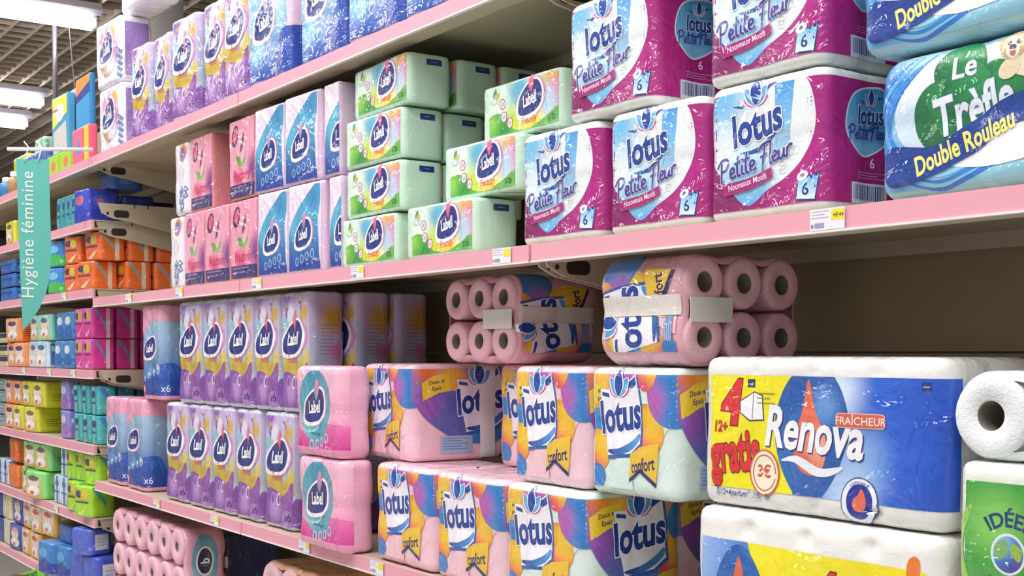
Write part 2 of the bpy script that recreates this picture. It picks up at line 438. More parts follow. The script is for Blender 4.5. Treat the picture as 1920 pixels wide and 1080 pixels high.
def k_petite():
    B = Body(.225, .20, .203, .026, 2, 2, 2, .005, .014, .0035, 13, 1); L, S, H = B.Lf, B.Ls, B.H
    r = base('toilet_paper_pack', B, film('eef1ee')); A = Art((-.03, 0, L + S * .92, H))
    y0, y1 = H * .07, H * .93
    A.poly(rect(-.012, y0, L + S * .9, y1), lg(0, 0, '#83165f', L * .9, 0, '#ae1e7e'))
    A.poly(clip(spline([(L * .31, H * .10), (L * .1, H * .3), (-.03, H * .62), (L * .02, H * .92), (L * .4, H * 1.02), (L * .84, H * .97), (L * .96, H * .68), (L * .90, H * .43), (L * .72, H * .27), (L * .5, H * .185)], True, 6), -.03, y0, L, y1),
           spots('#e3ebec', [(L * .02, H * .95, .09, '#6fbdea'), (L * .30, H * .14, .085, '#4fb0e8'), (L * .3, H * .35, .06, '#a8dbf4')]))
    A.poly([(L * .6, H * .93), (L * .78, H * .93), (L * .74, H * .52), (L * .56, H * .40), (L * .6, H * .6)], lg(0, H * .95, '#3f97da', 0, H * .4, '#9fd4f2'))
    rnd = random.Random(3)
    for i in range(16):                                             # embossed flower motifs on the paper
        x, y = L * (.45 + .35 * rnd.random()), H * (.3 + .3 * rnd.random())
        A.strip(ell(x, y, .006, .006, 0, 10), .0008, '#c9d3da')
    lotus(A, L * .42, H * .69, .100, .17)
    A.part('product_name'); script(A, 'Petite Fleur', L * .42, H * .345, .0335, '#45308f', .19, .115, '#dcebf8')
    A.part('ribbon_text'); A.poly(xf([(-.5, -.09), (0, -.12), (.5, -.06), (.5, .09), (0, .05), (-.5, .09)], L * .34, H * .265, .098, .17), '#a81f74')
    A.text('Nouveaux Motifs', L * .34, H * .245, .0088, '#f5dff0', .17, .03, .15, .84)
    roll_icon(A, L * .90, H * .19, .034, '6')
    A.part('side_badge'); x = L + S * .47; P = spline([(x - .045, H * .62), (x - .028, H * .84), (x + .03, H * .9), (x + .062, H * .78), (x + .055, H * .55), (x + .0, H * .40), (x - .03, H * .48)], True, 5)
    A.poly(xf(P, 0, 0, 1), '#d9edf9'); A.poly([((a - x) * .94 + x, (b - H * .65) * .94 + H * .65) for a, b in P], lg(x - .04, 0, '#a6d8f4', x + .05, H * .6, '#4aa3dc'))
    lotus(A, x + .008, H * .70, .055, .05)
    A.part('side_badge'); script(A, 'Petite Fleur', x + .006, H * .53, .020, '#45308f', .08, .11)
    A.text('6', x + .014, H * .33, .014, '#f3d9ee', 0, .02); lines(A, x - .02, H * .29, .06, 3, '#c98fbd')
    barcode(A, x - .034, H * .07, x + .045, H * .22)
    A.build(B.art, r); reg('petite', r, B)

def k_trefle():
    B = Body(.44, .22, .188, .03, 3, 2, 2, .007, .03, .006, 11, 2); L, S, H = B.Lf, B.Ls, B.H
    r = base('toilet_paper_pack', B, film('a9d8e6')); A = Art((-.05, 0, L, H))
    A.poly(rect(-.05, .012, L, H - .01), spots(lg(0, 0, '#8fcde2', 0, H, '#a9dcf0'), [(.03, H * .75, .07, '#2f86d6'), (.05, H * .1, .05, '#5db4ea'), (.3, H * .05, .06, '#58b0ea'), (.02, H * .3, .05, '#4aa0e2'), (.28, H * .95, .06, '#6cc0ee')]))
    for x0, k, c in ((.0, 1, '#1f74d0'), (.012, .92, '#4aa6ea'), (.03, .85, '#2e86dc')):
        A.strip(spline([(x0 + .02, H * .3), (x0, H * .5), (x0 + .02, H * .75), (x0 + .07, H * .95)], False, 6), .008, c, True)
    for y0, c in ((.16, '#2e86dc'), (.11, '#2a78d8'), (.2, '#8ad0f4')):
        A.strip(spline([(.06, H * y0), (.11, H * (y0 - .06)), (.18, H * (y0 + .06)), (.25, H * (y0 + .1)), (.33, H * (y0 + .02)), (.41, H * (y0 + .08))], False, 6), .007, c, True)
    A.poly(clip(ell(.21, H * .62, .17, .085, .12), -.05, .01, L, H - .012), spots('#eef1f6', [(.06, H * .5, .06, '#cfe4f4')]))
    A.part('clover_emblem')
    for cx, cy, rx, ry in ((.138, .82, .046, .030), (.190, .60, .046, .040), (.112, .52, .050, .044), (.150, .62, .045, .045)):
        A.poly(ell(cx, H * cy, rx * .82, ry * 1.05, .2), spots('#146b3f', [(cx + .01, H * cy + .02, .05, '#1f8a4a')]))
    A.text('Le', .142, H * .76, .026, '#eef3fb', .08, .04, .12, .95, outline='#7fa4c8', ow=.02)
    A.text('Trèfle', .158, H * .44, .045, '#e8eefb', .17, .06, .12, .70, outline='#6f94c4', ow=.025)
    A.part('banner_text'); q = spline([(.032, H * .10), (.10, H * .15), (.16, H * .27), (.22, H * .41), (.40, H * .36), (.40, H * .55), (.23, H * .60), (.155, H * .47), (.10, H * .34), (.032, H * .36)], True, 5)
    A.poly(q, '#1c3f94')
    A.text('Double Rouleau', .143, H * .27, .0235, '#f0ee7a', .31, .06, .15, .66)
    A.text('PAPIER TOILETTE', .30, H * .26, .006, '#5b6f9a', .05, .02); A.text('SANS PARFUM', .30, H * .21, .006, '#5b6f9a', .05, .02)
    A.part('puppy_picture')
    A.poly(ell(0.231, H * .84, .030, .03, -.5), '#efe2c8'); A.poly(ell(0.207, H * .75, .016, .011, .5), '#ead9b8')
    A.poly(ell(0.212, H * .89, .016, .018), '#e6cfa4'); A.poly(ell(0.200, H * .88, .006, .016, .5), '#c9a874'); A.poly(ell(0.225, H * .89, .006, .015, -.4), '#c9a874')
    A.poly(ell(0.212, H * .86, .009, .010), '#f3e6d0'); A.poly(ell(0.212, H * .875, .005, .0035), '#2b2226'); A.poly(ell(0.207, H * .905, .0026, .003), '#2b2226'); A.poly(ell(0.218, H * .905, .0026, .003), '#2b2226'); A.poly(ell(0.212, H * .845, .004, .005), '#c76a78')
    A.part('count_badge'); A.poly(rr(.272, H * .84, .320, H * .97, .012), '#4a5a10'); A.poly(rr(.274, H * .85, .318, H * .96, .011), '#d6dc2c'); A.text('6', .290, H * .85, .016, '#1c3f94', 0, .04)
    A.build(lambda u, v, o: B.art(u - .026, v, o), r); reg('trefle', r, B)

def k_green():
    B = Body(.262, .112, .108, .018, 3, 1, 1, .0015, .006, .002, 15, 3); L, S, H = B.Lf, B.Ls, B.H
    r = base('tissue_box_pack', B, film('cfeed8')); A = Art((0, 0, L + S, H))
    bg = spots(lg(0, H * .35, '#eaf7e4', 0, H, '#d9f2e2'), [(L * .5, H * .75, .055, '#5fb6d8'), (L * .95, H * .95, .06, '#e9b23a'), (L * .98, H * .55, .05, '#e77fc0'), (L * .42, H * .2, .06, '#c8dc3c'), (L * .85, H * .45, .05, '#b9d9ea'), (L * .66, H * .1, .06, '#f0d23a')])
    A.poly(rect(L * .09, H * .07, L * .985, H * .95), bg, .007)
    A.part('meadow_print'); A.poly(clip(spline([(L * .06, H * .07), (L * .06, H * .38), (L * .2, H * .47), (L * .34, H * .34), (L * .42, H * .12), (L * .7, H * .03)], True, 6), L * .09, H * .07, L * .98, H), spots('#57b03c', [(L * .12, H * .3, .03, '#8fd04c'), (L * .3, H * .12, .03, '#37963a')]), .008)
    A.poly(clip(spline([(L * .62, H * .05), (L * .85, H * .22), (L * 1.0, H * .34), (L * 1.02, 0), (L * .6, 0)], True, 6), L * .09, H * .07, L * .985, H), '#63b446')
    A.part('flower_motif'); A.poly(leaf(L * .16, H * .74, .022, .014, 1.3), '#3f9f63'); A.poly(leaf(L * .16, H * .74, .02, .014, .5), '#d9b84a'); A.poly(ell(L * .155, H * .70, .013, .007), '#bfe3cf')
    A.part('icon_row')
    for x, y, c in ((.27, .62, '#b06a9a'), (.29, .38, '#8d7f9a'), (.37, .25, '#c2567f')):
        A.poly(ell(L * x, H * y, .0095, .011), c); A.poly(ell(L * x, H * y, .0075, .009), '#f3e4ee'); A.strip([(L * x - .003, H * y - .004), (L * x + .001, H * y + .004), (L * x + .003, H * y - .003)], .002, c)
    labell(A, L * .64, H * .60, .052, .16)
    A.part('product_name'); A.text('Fantasy', L * .62, H * .17, .013, '#e8703a', .06, .03, .25, .85)
    A.part('count_text'); A.text('x6', L * .91, H * .12, .017, '#2d4d3c', .04, 0, .05)
    A.part('side_sticker'); A.poly(rect(L + S * .42, H * .78, L + S * .78, H * .90), '#23357c'); lines(A, L + S * .52, H * .84, .016, 1, '#8fa6d8')
    A.build(B.art, r); reg('green', r, B)

def k_bluetissue(key='bluetissue', W=.195):
    B = Body(W, .10, .218, .014 if W > .1 else .006, 1, 1, 2, .001, .006, .002, 15, 4); S, H = B.Ls, B.H; L = .195 - .01
    r = base('tissue_pack', B, film('dcc0da')); A = Art((0, 0, min(L, B.Lf), H))
    A.poly(rect(L * .03, H * .03, L * .97, H * .985), lg(0, H * .5, '#e3d6ee', 0, H, '#f0e6f4'), .02)
    A.poly(clip(spline([(L * .05, H * -.05), (L * .05, H * .40), (L * .12, H * .57), (L * .33, H * .74), (L * .6, H * .88), (L * .92, H * .99), (L * .94, H * .8), (L * .88, H * .55), (L * .92, H * .2), (L * .92, H * -.05)], True, 6), L * .03, H * .03, L * .95, H * .97),
           spots(lg(0, H * .08, '#1d3f9d', 0, H * .6, '#4aa3cc'), [(L * .75, H * .85, .05, '#3d8fc4'), (L * .2, H * .5, .04, '#58b4d4')]), .012)
    labell(A, L * .47, H * .44, .056, .1, '#3c93c4', True, '#2a2a78')
    A.part('product_name'); A.text('douceur', L * .48, H * .295, .008, '#3a6fb4', 0, .02, .1)
    A.part('icon_row')
    for i in range(4): A.poly(ell(L * (.28 + .15 * i), H * (.13 + .025 * i), .011, .011), '#9bb9dc'); A.poly(ell(L * (.28 + .15 * i), H * (.13 + .025 * i), .007, .008), '#3c63b0')
    A.build(B.art, r); reg(key, r, B)

def k_pinktissue():
    B = Body(.185, .17, .218, .010, 1, 1, 2, .001, .005, .002, 15, 5); L, S, H = B.Lf, B.Ls, B.H
    r = base('tissue_pack', B, film('d98a90')); A = Art((0, 0, L, H))
    A.poly(rect(L * .03, H * .03, L * .99, H * .98), spots('#ee9fb8', [(L * 1.0, H * .35, .07, '#8a3f86'), (L * .4, H * .25, .05, '#e0507f')]), .012)
    A.part('bottom_band'); A.poly(rect(L * .03, H * .03, L * .99, H * .19), lg(0, 0, '#4a2b68', L, 0, '#2f2a6a')); lines(A, L * .1, H * .15, L * .6, 2, '#8a6fa8', .012, .004)
    A.part('brand_emblem'); A.poly(ell(L * .25, H * .80, .022, .030, -.4), '#43304a'); A.poly(ell(L * .26, H * .81, .015, .021, -.4), '#e05a86')
    A.part('leaf_motif'); A.poly(leaf(L * .46, H * .58, .062, .018, 1.05), '#6a3a60'); A.poly(leaf(L * .45, H * .42, .05, .03, .5), '#7fc04a'); A.poly(leaf(L * .47, H * .44, .04, .025, 2.6), '#5fa43c'); A.poly(leaf(L * .5, H * .46, .05, .024, .9), '#f3b9cb')
    A.part('product_name'); A.text('Mouchoirs', L * .5, H * .235, .030, '#c81f5e', .0, .03, .0, .62)
    A.build(B.art, r); reg('pinktissue', r, B)

def k_whitenapkin():
    B = Body(.125, .20, .215, .02, 1, 1, 2, .002, .01, .003, 12, 6); L, S, H = B.Lf, B.Ls, B.H
    r = base('napkin_pack', B, film('e9e6f0')); A = Art((0, 0, L + S, H)); A.part('printed_panel')
    A.poly(ell(L * .72, H * .86, .032, .026, .5), spots('#e7a64a', [(L * .8, H * .84, .03, '#c86aa8')])); A.poly(ell(L * .70, H * .85, .018, .018), '#6a78c4')
    rnd = random.Random(2)
    for i in range(16):
        x, y = L * (.45 + .5 * rnd.random()), H * (.04 + .32 * rnd.random()); A.poly(xf(rect(-.5, -.5, .5, .5), x, y, .016, .6 * rnd.random() + .4), '#6f86b4'); A.poly(xf(rect(-.5, -.5, .5, .5), x, y, .008, .7), '#e3e8f2')
    A.build(B.art, r); reg('napkin', r, B)

def fantasy_art(A, L, H, logo=.62, wave=.40):
    A.poly(rect(0, H * .04, L, H * .965), spots(lg(0, H * .5, '#b9c4d6', 0, H, '#cdb9e0'), [(L * .9, H * .82, .035, '#c9a63e'), (L * .2, H * .93, .05, '#a77cc6'), (L * .15, H * .72, .04, '#8fc2cc'), (L * .9, H * .62, .04, '#d9b0d6'), (L * .35, H * .82, .035, '#eee6f6')]), .014)
    A.part('wave_print')
    A.poly(spline([(0, H * .30), (0, H * .46), (L * .25, H * .44), (L * .6, H * .40), (L * .85, H * .46), (L, H * .52), (L, H * .30)], True, 5), lg(0, H * .3, '#c9a62c', 0, H * .5, '#dcc65a'), .02)
    A.poly(clip(spline([(-.005, 0), (-.005, H * .30), (L * .3, H * .33), (L * .65, H * .28), (L * .85, H * .34), (L + .005, H * .40), (L + .005, 0)], True, 5), 0, H * .04, L, H), spots(lg(0, 0, '#7a4a9a', L, H * .3, '#8b56a4'), [(L * .4, H * .18, .05, '#b08ac6')]), .02)
    A.part('flower_motif')
    for i, (x, y, s) in enumerate(((.22, .92, .022), (.18, .84, .018), (.8, .9, .016))):
        for k in range(3): A.poly(leaf(L * x, H * y, s, s * .6, .6 + 2.1 * k), ('#8a5cb0', '#9d78c2', '#c6b46a')[(i + k) % 3])
    labell(A, L * .5, H * logo, .072, .06, '#ee4f7e', ws=1.75)
    A.part('product_name'); A.text('Fantasy', L * .46, H * .415, .020, '#e06a40', .04, .03, .2, .7)
    A.part('icon_row')
    for i, c in enumerate(('#b48ac0', '#e7d7ee', '#d06a8a')):
        A.poly(ell(L * (.27 + .2 * i), H * .25, .012, .017), c); A.poly(ell(L * (.27 + .2 * i), H * .25, .008, .012), '#7b569c')
    A.part('count_text'); A.poly(ell(L * .86, H * .10, .03, .022), '#a67bbd'); A.text('x6', L * .86, H * .08, .024, '#3b2a5c', 0, 0)
def k_fantasy():
    B = Body(.185, .108, .305, .028, 2, 1, 3, .006, .014, .004, 12, 7); L, S, H = B.Lf, B.Ls, B.H
    r = base('toilet_roll_pack', B, film('d6d4e6')); A = Art((0, 0, L + S, H)); fantasy_art(A, L, H)
    A.part('side_print'); x0 = L + .004
    A.poly(rect(x0, H * .28, L + S, H * .965), spots(lg(0, H * .3, '#9db0c6', 0, H * .95, '#c2acd2'), [(L + S * .75, H * .78, .06, '#c8a02c'), (L + S * .85, H * .5, .04, '#c26aa8')]), .014)
    A.poly(spline([(x0, H * .04), (x0, H * .27), (L + S * .5, H * .25), (L + S, H * .38), (L + S, H * .04)], True, 4), '#7a4a9a', .02)
    lines(A, L + S * .35, H * .72, .05, 9, '#8a86a0', .009, .002); A.poly(ell(L + S * .62, H * .36, .008, .008), '#d8c22c')
    A.build(B.art, r); reg('fantasy', r, B)

def k_bluepink():
    B = Body(.20, .108, .305, .030, 2, 1, 3, .004, .012, .003, 12, 8); L, S, H = B.Lf, B.Ls, B.H
    r = base('toilet_roll_pack', B, film('f0a6c2')); A = Art((0, 0, L + S, H))
    f = spots(lg(0, H * .08, '#1f3f9e', 0, H * .8, '#a3c6de'), [(L * .5, H * .18, .1, '#26479f'), (L * .35, H * .3, .05, '#5f9fd2')])
    A.poly(rect(0, H * .05, L + S * .95, H * .82), f, .014)
    A.part('top_band'); A.poly(clip(spline([(0, H * .66), (L * .2, H * .74), (L * .45, H * .84), (0, H * .86)], True, 4), 0, 0, L, H), '#f2a3c1')
    A.part('bubble_motif')
    A.poly(clip(spline([(0, 0), (0, H * .2), (L * .4, H * .24), (L * .7, H * .34), (L * 1.3, H * .37), (L * 1.3, 0)], True, 5), 0, H * .05, L + S * .95, H), lg(0, 0, '#1b3791', 0, H * .35, '#2a58b4'), .02)
    for x, y, s in ((.35, .26, .012), (.6, .29, .014), (.82, .33, .02), (.15, .22, .01)):
        A.poly(ell(L * x, H * y, s, s), '#8fa3cc'); A.poly(ell(L * x + .003, H * y + .004, s * .5, s * .4), '#dfe6f4')
    labell(A, L * .42, H * .55, .056, .06, None, ws=1.8)
    A.part('count_text'); A.text('x6', L + S * .1, H * .09, .022, '#dfe2f2', 0, 0)
    A.part('offer_mark'); A.poly(rr(L * .0 + .004, H * .06, L * .0 + .03, H * .16, .006), '#e0507f'); A.poly(ell(L * 0 + .017, H * .11, .007, .009), '#f7d0de')
    A.build(B.art, r); reg('bluepink', r, B)

def k_pinklabell():
    B = Body(.245, .082, .213, .028, 2, 1, 2, .006, .016, .0045, 12, 9); L, S, H = B.Lf, B.Ls, B.H
    r = base('toilet_roll_pack', B, film('f4b4cf')); A = Art((0, 0, L + S * .3, H))
    A.poly(rect(-.0, H * .05, L + S * .3, H * .95), spots(lg(0, H * .2, '#f093bd', 0, H * .9, '#f6c0d6'), [(L * .7, H * .5, .06, '#f5b4ce')]), .016)
    A.part('wave_print')
    A.poly(clip(spline([(-.01, 0), (-.01, H * .30), (L * .3, H * .22), (L * .55, H * .34), (L * .8, H * .38), (L * 1.3, H * .30), (L * 1.3, 0)], True, 5), 0, H * .1, L + S * .3, H), lg(0, H * .1, '#d83a98', 0, H * .4, '#ee78b4'), .02)
    A.part('oval_print'); A.poly(clip(ell(L * .43, H * .56, L * .36, H * .40), 0, H * .1, L, H * .95), spots('#57a5b8', [(L * .2, H * .3, .06, '#7cc3cf'), (L * .4, H * .85, .05, '#3f91ac')]), .016)
    A.strip(spline([(L * .03, H * .35), (L * .2, H * .28), (L * .45, H * .30), (L * .58, H * .5)], False, 5), .006, '#a5dbe2', True)
    labell(A, L * .43, H * .56, .066, .08, '#3c93b4', True, '#40305e')
    A.part('product_name'); A.text('tendresse', L * .45, H * .24, .008, '#3b5c98', -.05, .02, .1)
    A.part('icon_row')
    for i in range(4): A.poly(ell(L * (.36 + .12 * i), H * (.13 + .02 * i * i * .5), .010, .012), '#c9d7e4'); A.poly(ell(L * (.36 + .12 * i), H * (.13 + .02 * i * i * .5), .006, .008), '#6d86ac')
    A.build(B.art, r); reg('pinklabell', r, B)

def confort_art(A, L, S, H, base_c, side=True):
    og = lambda x, y, r: spots('#e98a24', [(x - r * .3, y - r * .6, r * 1.1, '#e2506a'), (x + r * .4, y + r * .3, r, '#eec22a')])
    y0, y1 = H * .06, H * .95
    bl = lambda x, y, r: spots('#2f7cc6', [(x - r * .9, y - r * .2, r * .9, '#b45ab0')])
    E = lambda cx, cy, rx, ry, c, rot=0: A.poly(clip(ell(cx, cy, rx, ry, rot), 0, y0, L + S, y1), c, .012)
    A.poly(rect(.002, H * .60, L, y1), spots('#e8942a', [(L * .15, H * .95, .05, '#f0c030'), (L * .40, H * .95, .07, '#b45ab4'), (L * .5, H * .75, .05, '#b45ab4')]), .012)
    E(L * .03, H * .5, L * .16, H * .18, '#2f86c8'); E(L * .04, H * .34, L * .17, H * .17, og(L * .04, H * .34, .05)); E(L * .03, H * .14, L * .12, H * .10, bl(L * .03, H * .14, .04))
    A.poly(clip([(L * .55, H * .55), (L * .62, H * .4), (L * .75, H * .36), (L * 1.0, H * .62), (L, H * .95), (L * .6, H * .95)], 0, y0, L, y1), base_c, .02)
    E(L * .66, H * .52, L * .22, H * .21, og(L * .66, H * .52, .055)); E(L * .98, H * .80, L * .30, H * .25, bl(L * .98, H * .80, .06))
    E(L * .66, H * .98, L * .14, H * .16, og(L * .66, H * .98, .05))
    A.poly(clip([(L * .20, H * .10), (L * .3, H * .3), (L * .5, H * .34), (L * .5, H * .06), (L * .2, H * .06)], 0, y0, L, y1), base_c, .02)
    if side:
        X = L
        A.poly(rect(X, H * .62, X + S, y1), spots('#8a68b0', [(X + S * .12, H * .95, .05, '#e0702a'), (X + S * .32, H * .85, .06, '#eeb02a'), (X + S * .95, H * .85, .05, '#e8a02a')]), .012)
        A.poly(clip(spline([(X + S * .02, H * .68), (X + S * .12, H * .42), (X + S * .4, H * .2), (X + S * .72, H * .22), (X + S * .8, H * .7), (X + S * .3, H * .72)], True, 5), X, y0, X + S, y1), spots('#5a62b0', [(X + S * .1, H * .6, .06, '#8f52b0'), (X + S * .6, H * .25, .07, '#2a86c8')]), .012)
        E(X + S * .90, H * .42, S * .16, H * .24, og(X + S * .9, H * .42, .055)); E(X + S * .95, H * .72, S * .1, H * .16, '#2a80c0')
        A.part('badge_text'); P = [(-.5, .1), (-.1, .3), (.5, .36), (.46, -.26), (0, -.3), (-.52, -.5)]
        A.poly(xf(P, X + S * .19, H * .79, .072, .1, .065), '#e8c62e'); A.text('Doux et', X + S * .19, H * .80, .0085, '#2a2f5c', .16, .04, .15, .95); A.text('Epais', X + S * .19, H * .735, .0085, '#2a2f5c', .16, .04, .15, .95)
        lotus(A, X + S * .54, H * .65, .122, .14, '#123c96', True)
        A.part('small_print'); A.poly(rect(X + S * .22, H * .08, X + S * .48, H * .26), '#a8c4e4'); lines(A, X + S * .24, H * .23, S * .2, 5, '#6f92c8', .006, .0025)
    A.part('badge_text'); A.poly(xf([(-.5, .1), (-.1, .3), (.5, .36), (.46, -.26), (0, -.3), (-.52, -.5)], L * .06, H * .80, .05, .1), '#e8c62e'); A.text('et', L * .075, H * .80, .008, '#2a2f5c', .1, .04); A.text('ais', L * .075, H * .735, .008, '#2a2f5c', .1, .04)
    lotus(A, L * .34, H * .645, .116, .13, '#123c96', True)
    A.part('product_name')
    def badge(cx, cy):
        A.poly(xf([(-.52, -.34), (-.1, -.16), (.36, -.46), (.38, -.38), (-.1, -.04), (-.5, -.2)], cx, cy, .088, .1), '#2a2a70')
        A.poly(xf([(-.5, -.26), (-.40, .2), (-.05, .32), (.52, .36), (.46, 0), (.38, -.38), (-.05, -.08)], cx, cy, .088, .1), '#e9bf34')
        A.text('confort', cx, cy - .012, .021, '#2b2566', .16, .05, .1, .72)
    badge(L * .64, H * .27)
    if side: badge(L + S * .84, H * .17)
def k_confort(key, base_c, fl, D=.225):
    B = Body(.252, D, .216, .026, 2, 2, 2, .005, .016, .004, 12, 10 + len(key)); B.rim = (.010, .207, .009); L, S, H = B.Lf, B.Ls, B.H
    r = base('toilet_roll_pack', B, film(fl)); A = Art((0, 0, L + S, H)); confort_art(A, L, S, H, base_c); A.build(B.art, r); reg(key, r, B)
def roll_mesh(h, R=.052, hole=.021, cap=.03):
    p = [(hole, -.003), (hole + .002, -.006), (R - .007, -.006), (R - .002, -.004), (R, .001), (R, h - .007), (R - .002, h - .002), (R - .007, h), (hole + .002, h), (hole, h - .003)]
    return MB().lathe(p, 24)
def core_mesh(h, hole=.021): return MB().lathe([(hole, -.004), (hole * .96, h * .49), (.0005, h * .49), (.0005, h * .51), (hole * .96, h * .51), (hole, h - .002)], 20)
def lying(key, nx, ny, R, H, pc, wf, artf, strap=None, hole=.019):
    """sleeve open at both ends with the roll ends standing proud of it"""
    W, D = nx * R * 2 + .004, ny * R * 2 + .004
    B = Body(W, D, H, R * .92, nx, ny, 2, .008, .012, .003, 12, 20 + len(key)); r = empty('toilet_roll_pack'); B.mesh('wrapper', film(wf), r, top=False, bottom=False)
    A = Art((0, 0, B.Lf + B.Ls, H)); artf(A, B.Lf, B.Ls, H); A.build(B.art, r)
    pm, cm = paper(pc), mat('roll_core_grey', '8a8278', .9)
    for i in range(nx):
        for j in range(ny):
            o = roll_mesh(H + .006, R - .002, hole).build('toilet_roll', pm, r, True); o.location = (-W / 2 + .002 + R * (2 * i + 1), -D / 2 + .002 + R * (2 * j + 1), 0)
            core_mesh(H + .006, hole).build('cardboard_core', cm, o, True)
    if strap:                                       # carrying strap: round the printed face and over the end of the rolls
        end, y1 = strap; z0, z1 = (H + .007, H + .0085) if end else (-.0085, -.007)
        m = MB().box(-.02, -D / 2 + .012, z0, .02, -D / 2 + y1, z1)
        m.build('carry_strap', mat('strap_film', 'e0dbd4', .5, .3), r)
    reg(key, r, B)

def k_renova():
    B = Body(.437, .20, .225, .026, 4, 2, 2, .006, .018, .004, 10, 31, .001); B.rim = (.028, .199, .007); L, S, H = B.Lf, B.Ls, B.H
    r = base('toilet_roll_pack', B, film('e6e6e2')); A = Art((-.02, 0, L + .03, H)); y0, y1 = H * .13, H * .88
    A.poly(rect(-.006, y0, L + .016, y1), spots(lg(L * .5, 0, '#2a6fd8', L * .95, 0, '#0f4fc0'), [(L * .60, H * .35, .10, '#8fb8ee'), (L * .56, H * .8, .07, '#cfe0f6'), (L * .62, H * .18, .06, '#b5d0f4')]), .016)
    A.part('yellow_panel'); A.poly(clip([(-.006, y0), (-.006, y1), (L * .45, y1), (L * .36, H * .5), (L * .38, y0)], -.006, y0, L, y1), '#f2e60c', .04)
    A.part('oval_print'); A.poly(clip(spline([(L * .43, H * .08), (L * .33, H * .28), (L * .295, H * .55), (L * .34, H * .80), (L * .43, H * .94), (L * .55, H * .90), (L * .62, H * .68), (L * .61, H * .45), (L * .53, H * .18)], True, 6), 0, y0, L, y1), spots('#1f5aa8', [(L * .36, H * .4, .08, '#2b6db8'), (L * .52, H * .7, .04, '#5b8fd0')]), .02)
    A.part('drop_emblem'); A.poly(spline([(L * .445, H * .86), (L * .475, H * .68), (L * .53, H * .5), (L * .515, H * .32), (L * .455, H * .26), (L * .40, H * .32), (L * .385, H * .48), (L * .42, H * .66)], True, 6), spots('#de6a4e', [(L * .5, H * .45, .04, '#f0a58a')]))
    A.part('brand_text'); A.text('Renova', L * .462, H * .405, .057, '#16307c', .0 - .06, .06, .18, .72); A.text('Renova', L * .458, H * .415, .057, '#f6f5fa', -.06, .06, .18, .72)
    A.poly(spline([(L * .325, H * .34), (L * .40, H * .38), (L * .50, H * .315), (L * .60, H * .335), (L * .55, H * .275), (L * .47, H * .265), (L * .39, H * .335)], True, 5), '#eef1fa')
    A.part('variant_badge'); A.poly(rr(L * .575, H * .575, L * .765, H * .665, .006), '#f3c9bd'); A.poly(rr(L * .577, H * .58, L * .763, H * .66, .006), '#d8604a'); A.text('FRAÎCHEUR', L * .67, H * .595, .0105, '#f7e4dc', 0, .02, 0, 1.0)
    A.part('seal'); cx, cy = L * .665, H * .135; A.poly(ell(cx, cy, .030, .033), '#22307c'); A.poly(ell(cx, cy, .0285, .0315), '#e6ecf8'); A.poly(ell(cx, cy, .021, .024), '#1a2c96'); A.poly(spline([(cx + .004, cy + .018), (cx + .011, cy), (cx + .006, cy - .012), (cx - .006, cy - .012), (cx - .011, cy - .002), (cx - .003, cy + .008)], True, 4), '#df6c50')
    A.text('LOTIONNÉ', cx, cy + .0235, .004, '#22307c', 0, .02, 0, 1, arc=.024)
    A.part('offer_text')
    def out(tx, x, y, h, rot=0, sx=1, b=.05, sh=.1): A.text(tx, x, y, h, '#d8262c', rot, b, sh, sx, outline='#5c1020', ow=.035)
    out('4', L * .085, H * .565, .062, -.05, .85, .10); out('12+', L * .035, H * .50, .016, 0, .8)
    out('gratis', L * .112, H * .25, .058, .12, .52, .075, .05)
    A.part('roll_drawing'); A.poly(xf([(-.5, .1), (.1, .42), (.5, .3), (.55, -.5), (-.1, -.55), (-.45, -.3)], L * .185, H * .69, .046), '#404058'); A.poly(xf([(-.45, .08), (.1, .38), (.46, .27), (.5, -.46), (-.08, -.5), (-.42, -.28)], L * .185, H * .69, .046), '#f3f3f6'); A.strip(xf([(.08, .38), (.02, -.46)], L * .185, H * .69, .046), .001, '#404058')
    A.part('logo_chip'); A.poly(rect(L * .165, H * .80, L * .20, H * .855), '#2a2f5c'); lines(A, L * .17, H * .82, L * .024, 1, '#cfd3e6'); A.poly(rect(L * .905, H * .81, L * .94, H * .86), '#1b2a74'); lines(A, L * .91, H * .83, L * .024, 1, '#cfd3e6'); lines(A, L * .21, H * .76, L * .09, 3, '#8f8a30', .007, .0016)
    A.part('stamp'); cx, cy = L * .248, H * .25; A.poly(ell(cx, cy, .030, .034), '#cf5a2a'); A.poly(ell(cx, cy, .0275, .0315), '#f4ead2'); A.strip(ell(cx, cy, .023, .026, 0, 24), .002, '#cf5a2a'); A.text('3€', cx, cy - .006, .017, '#cf4a20', 0, .05)
    A.part('small_print')
    for x, tx, w in ((.05, '5|12+4', 1), (.13, 'parfum°', 1), (.205, '140', 1), (.265, '3x', 1)): A.text(tx, L * x, H * .078, .009, '#3a3f8c', -.02, .01, .12, .8)
    A.build(lambda u, v, o: B.art(u + .009, v, o), r); reg('renova', r, B)
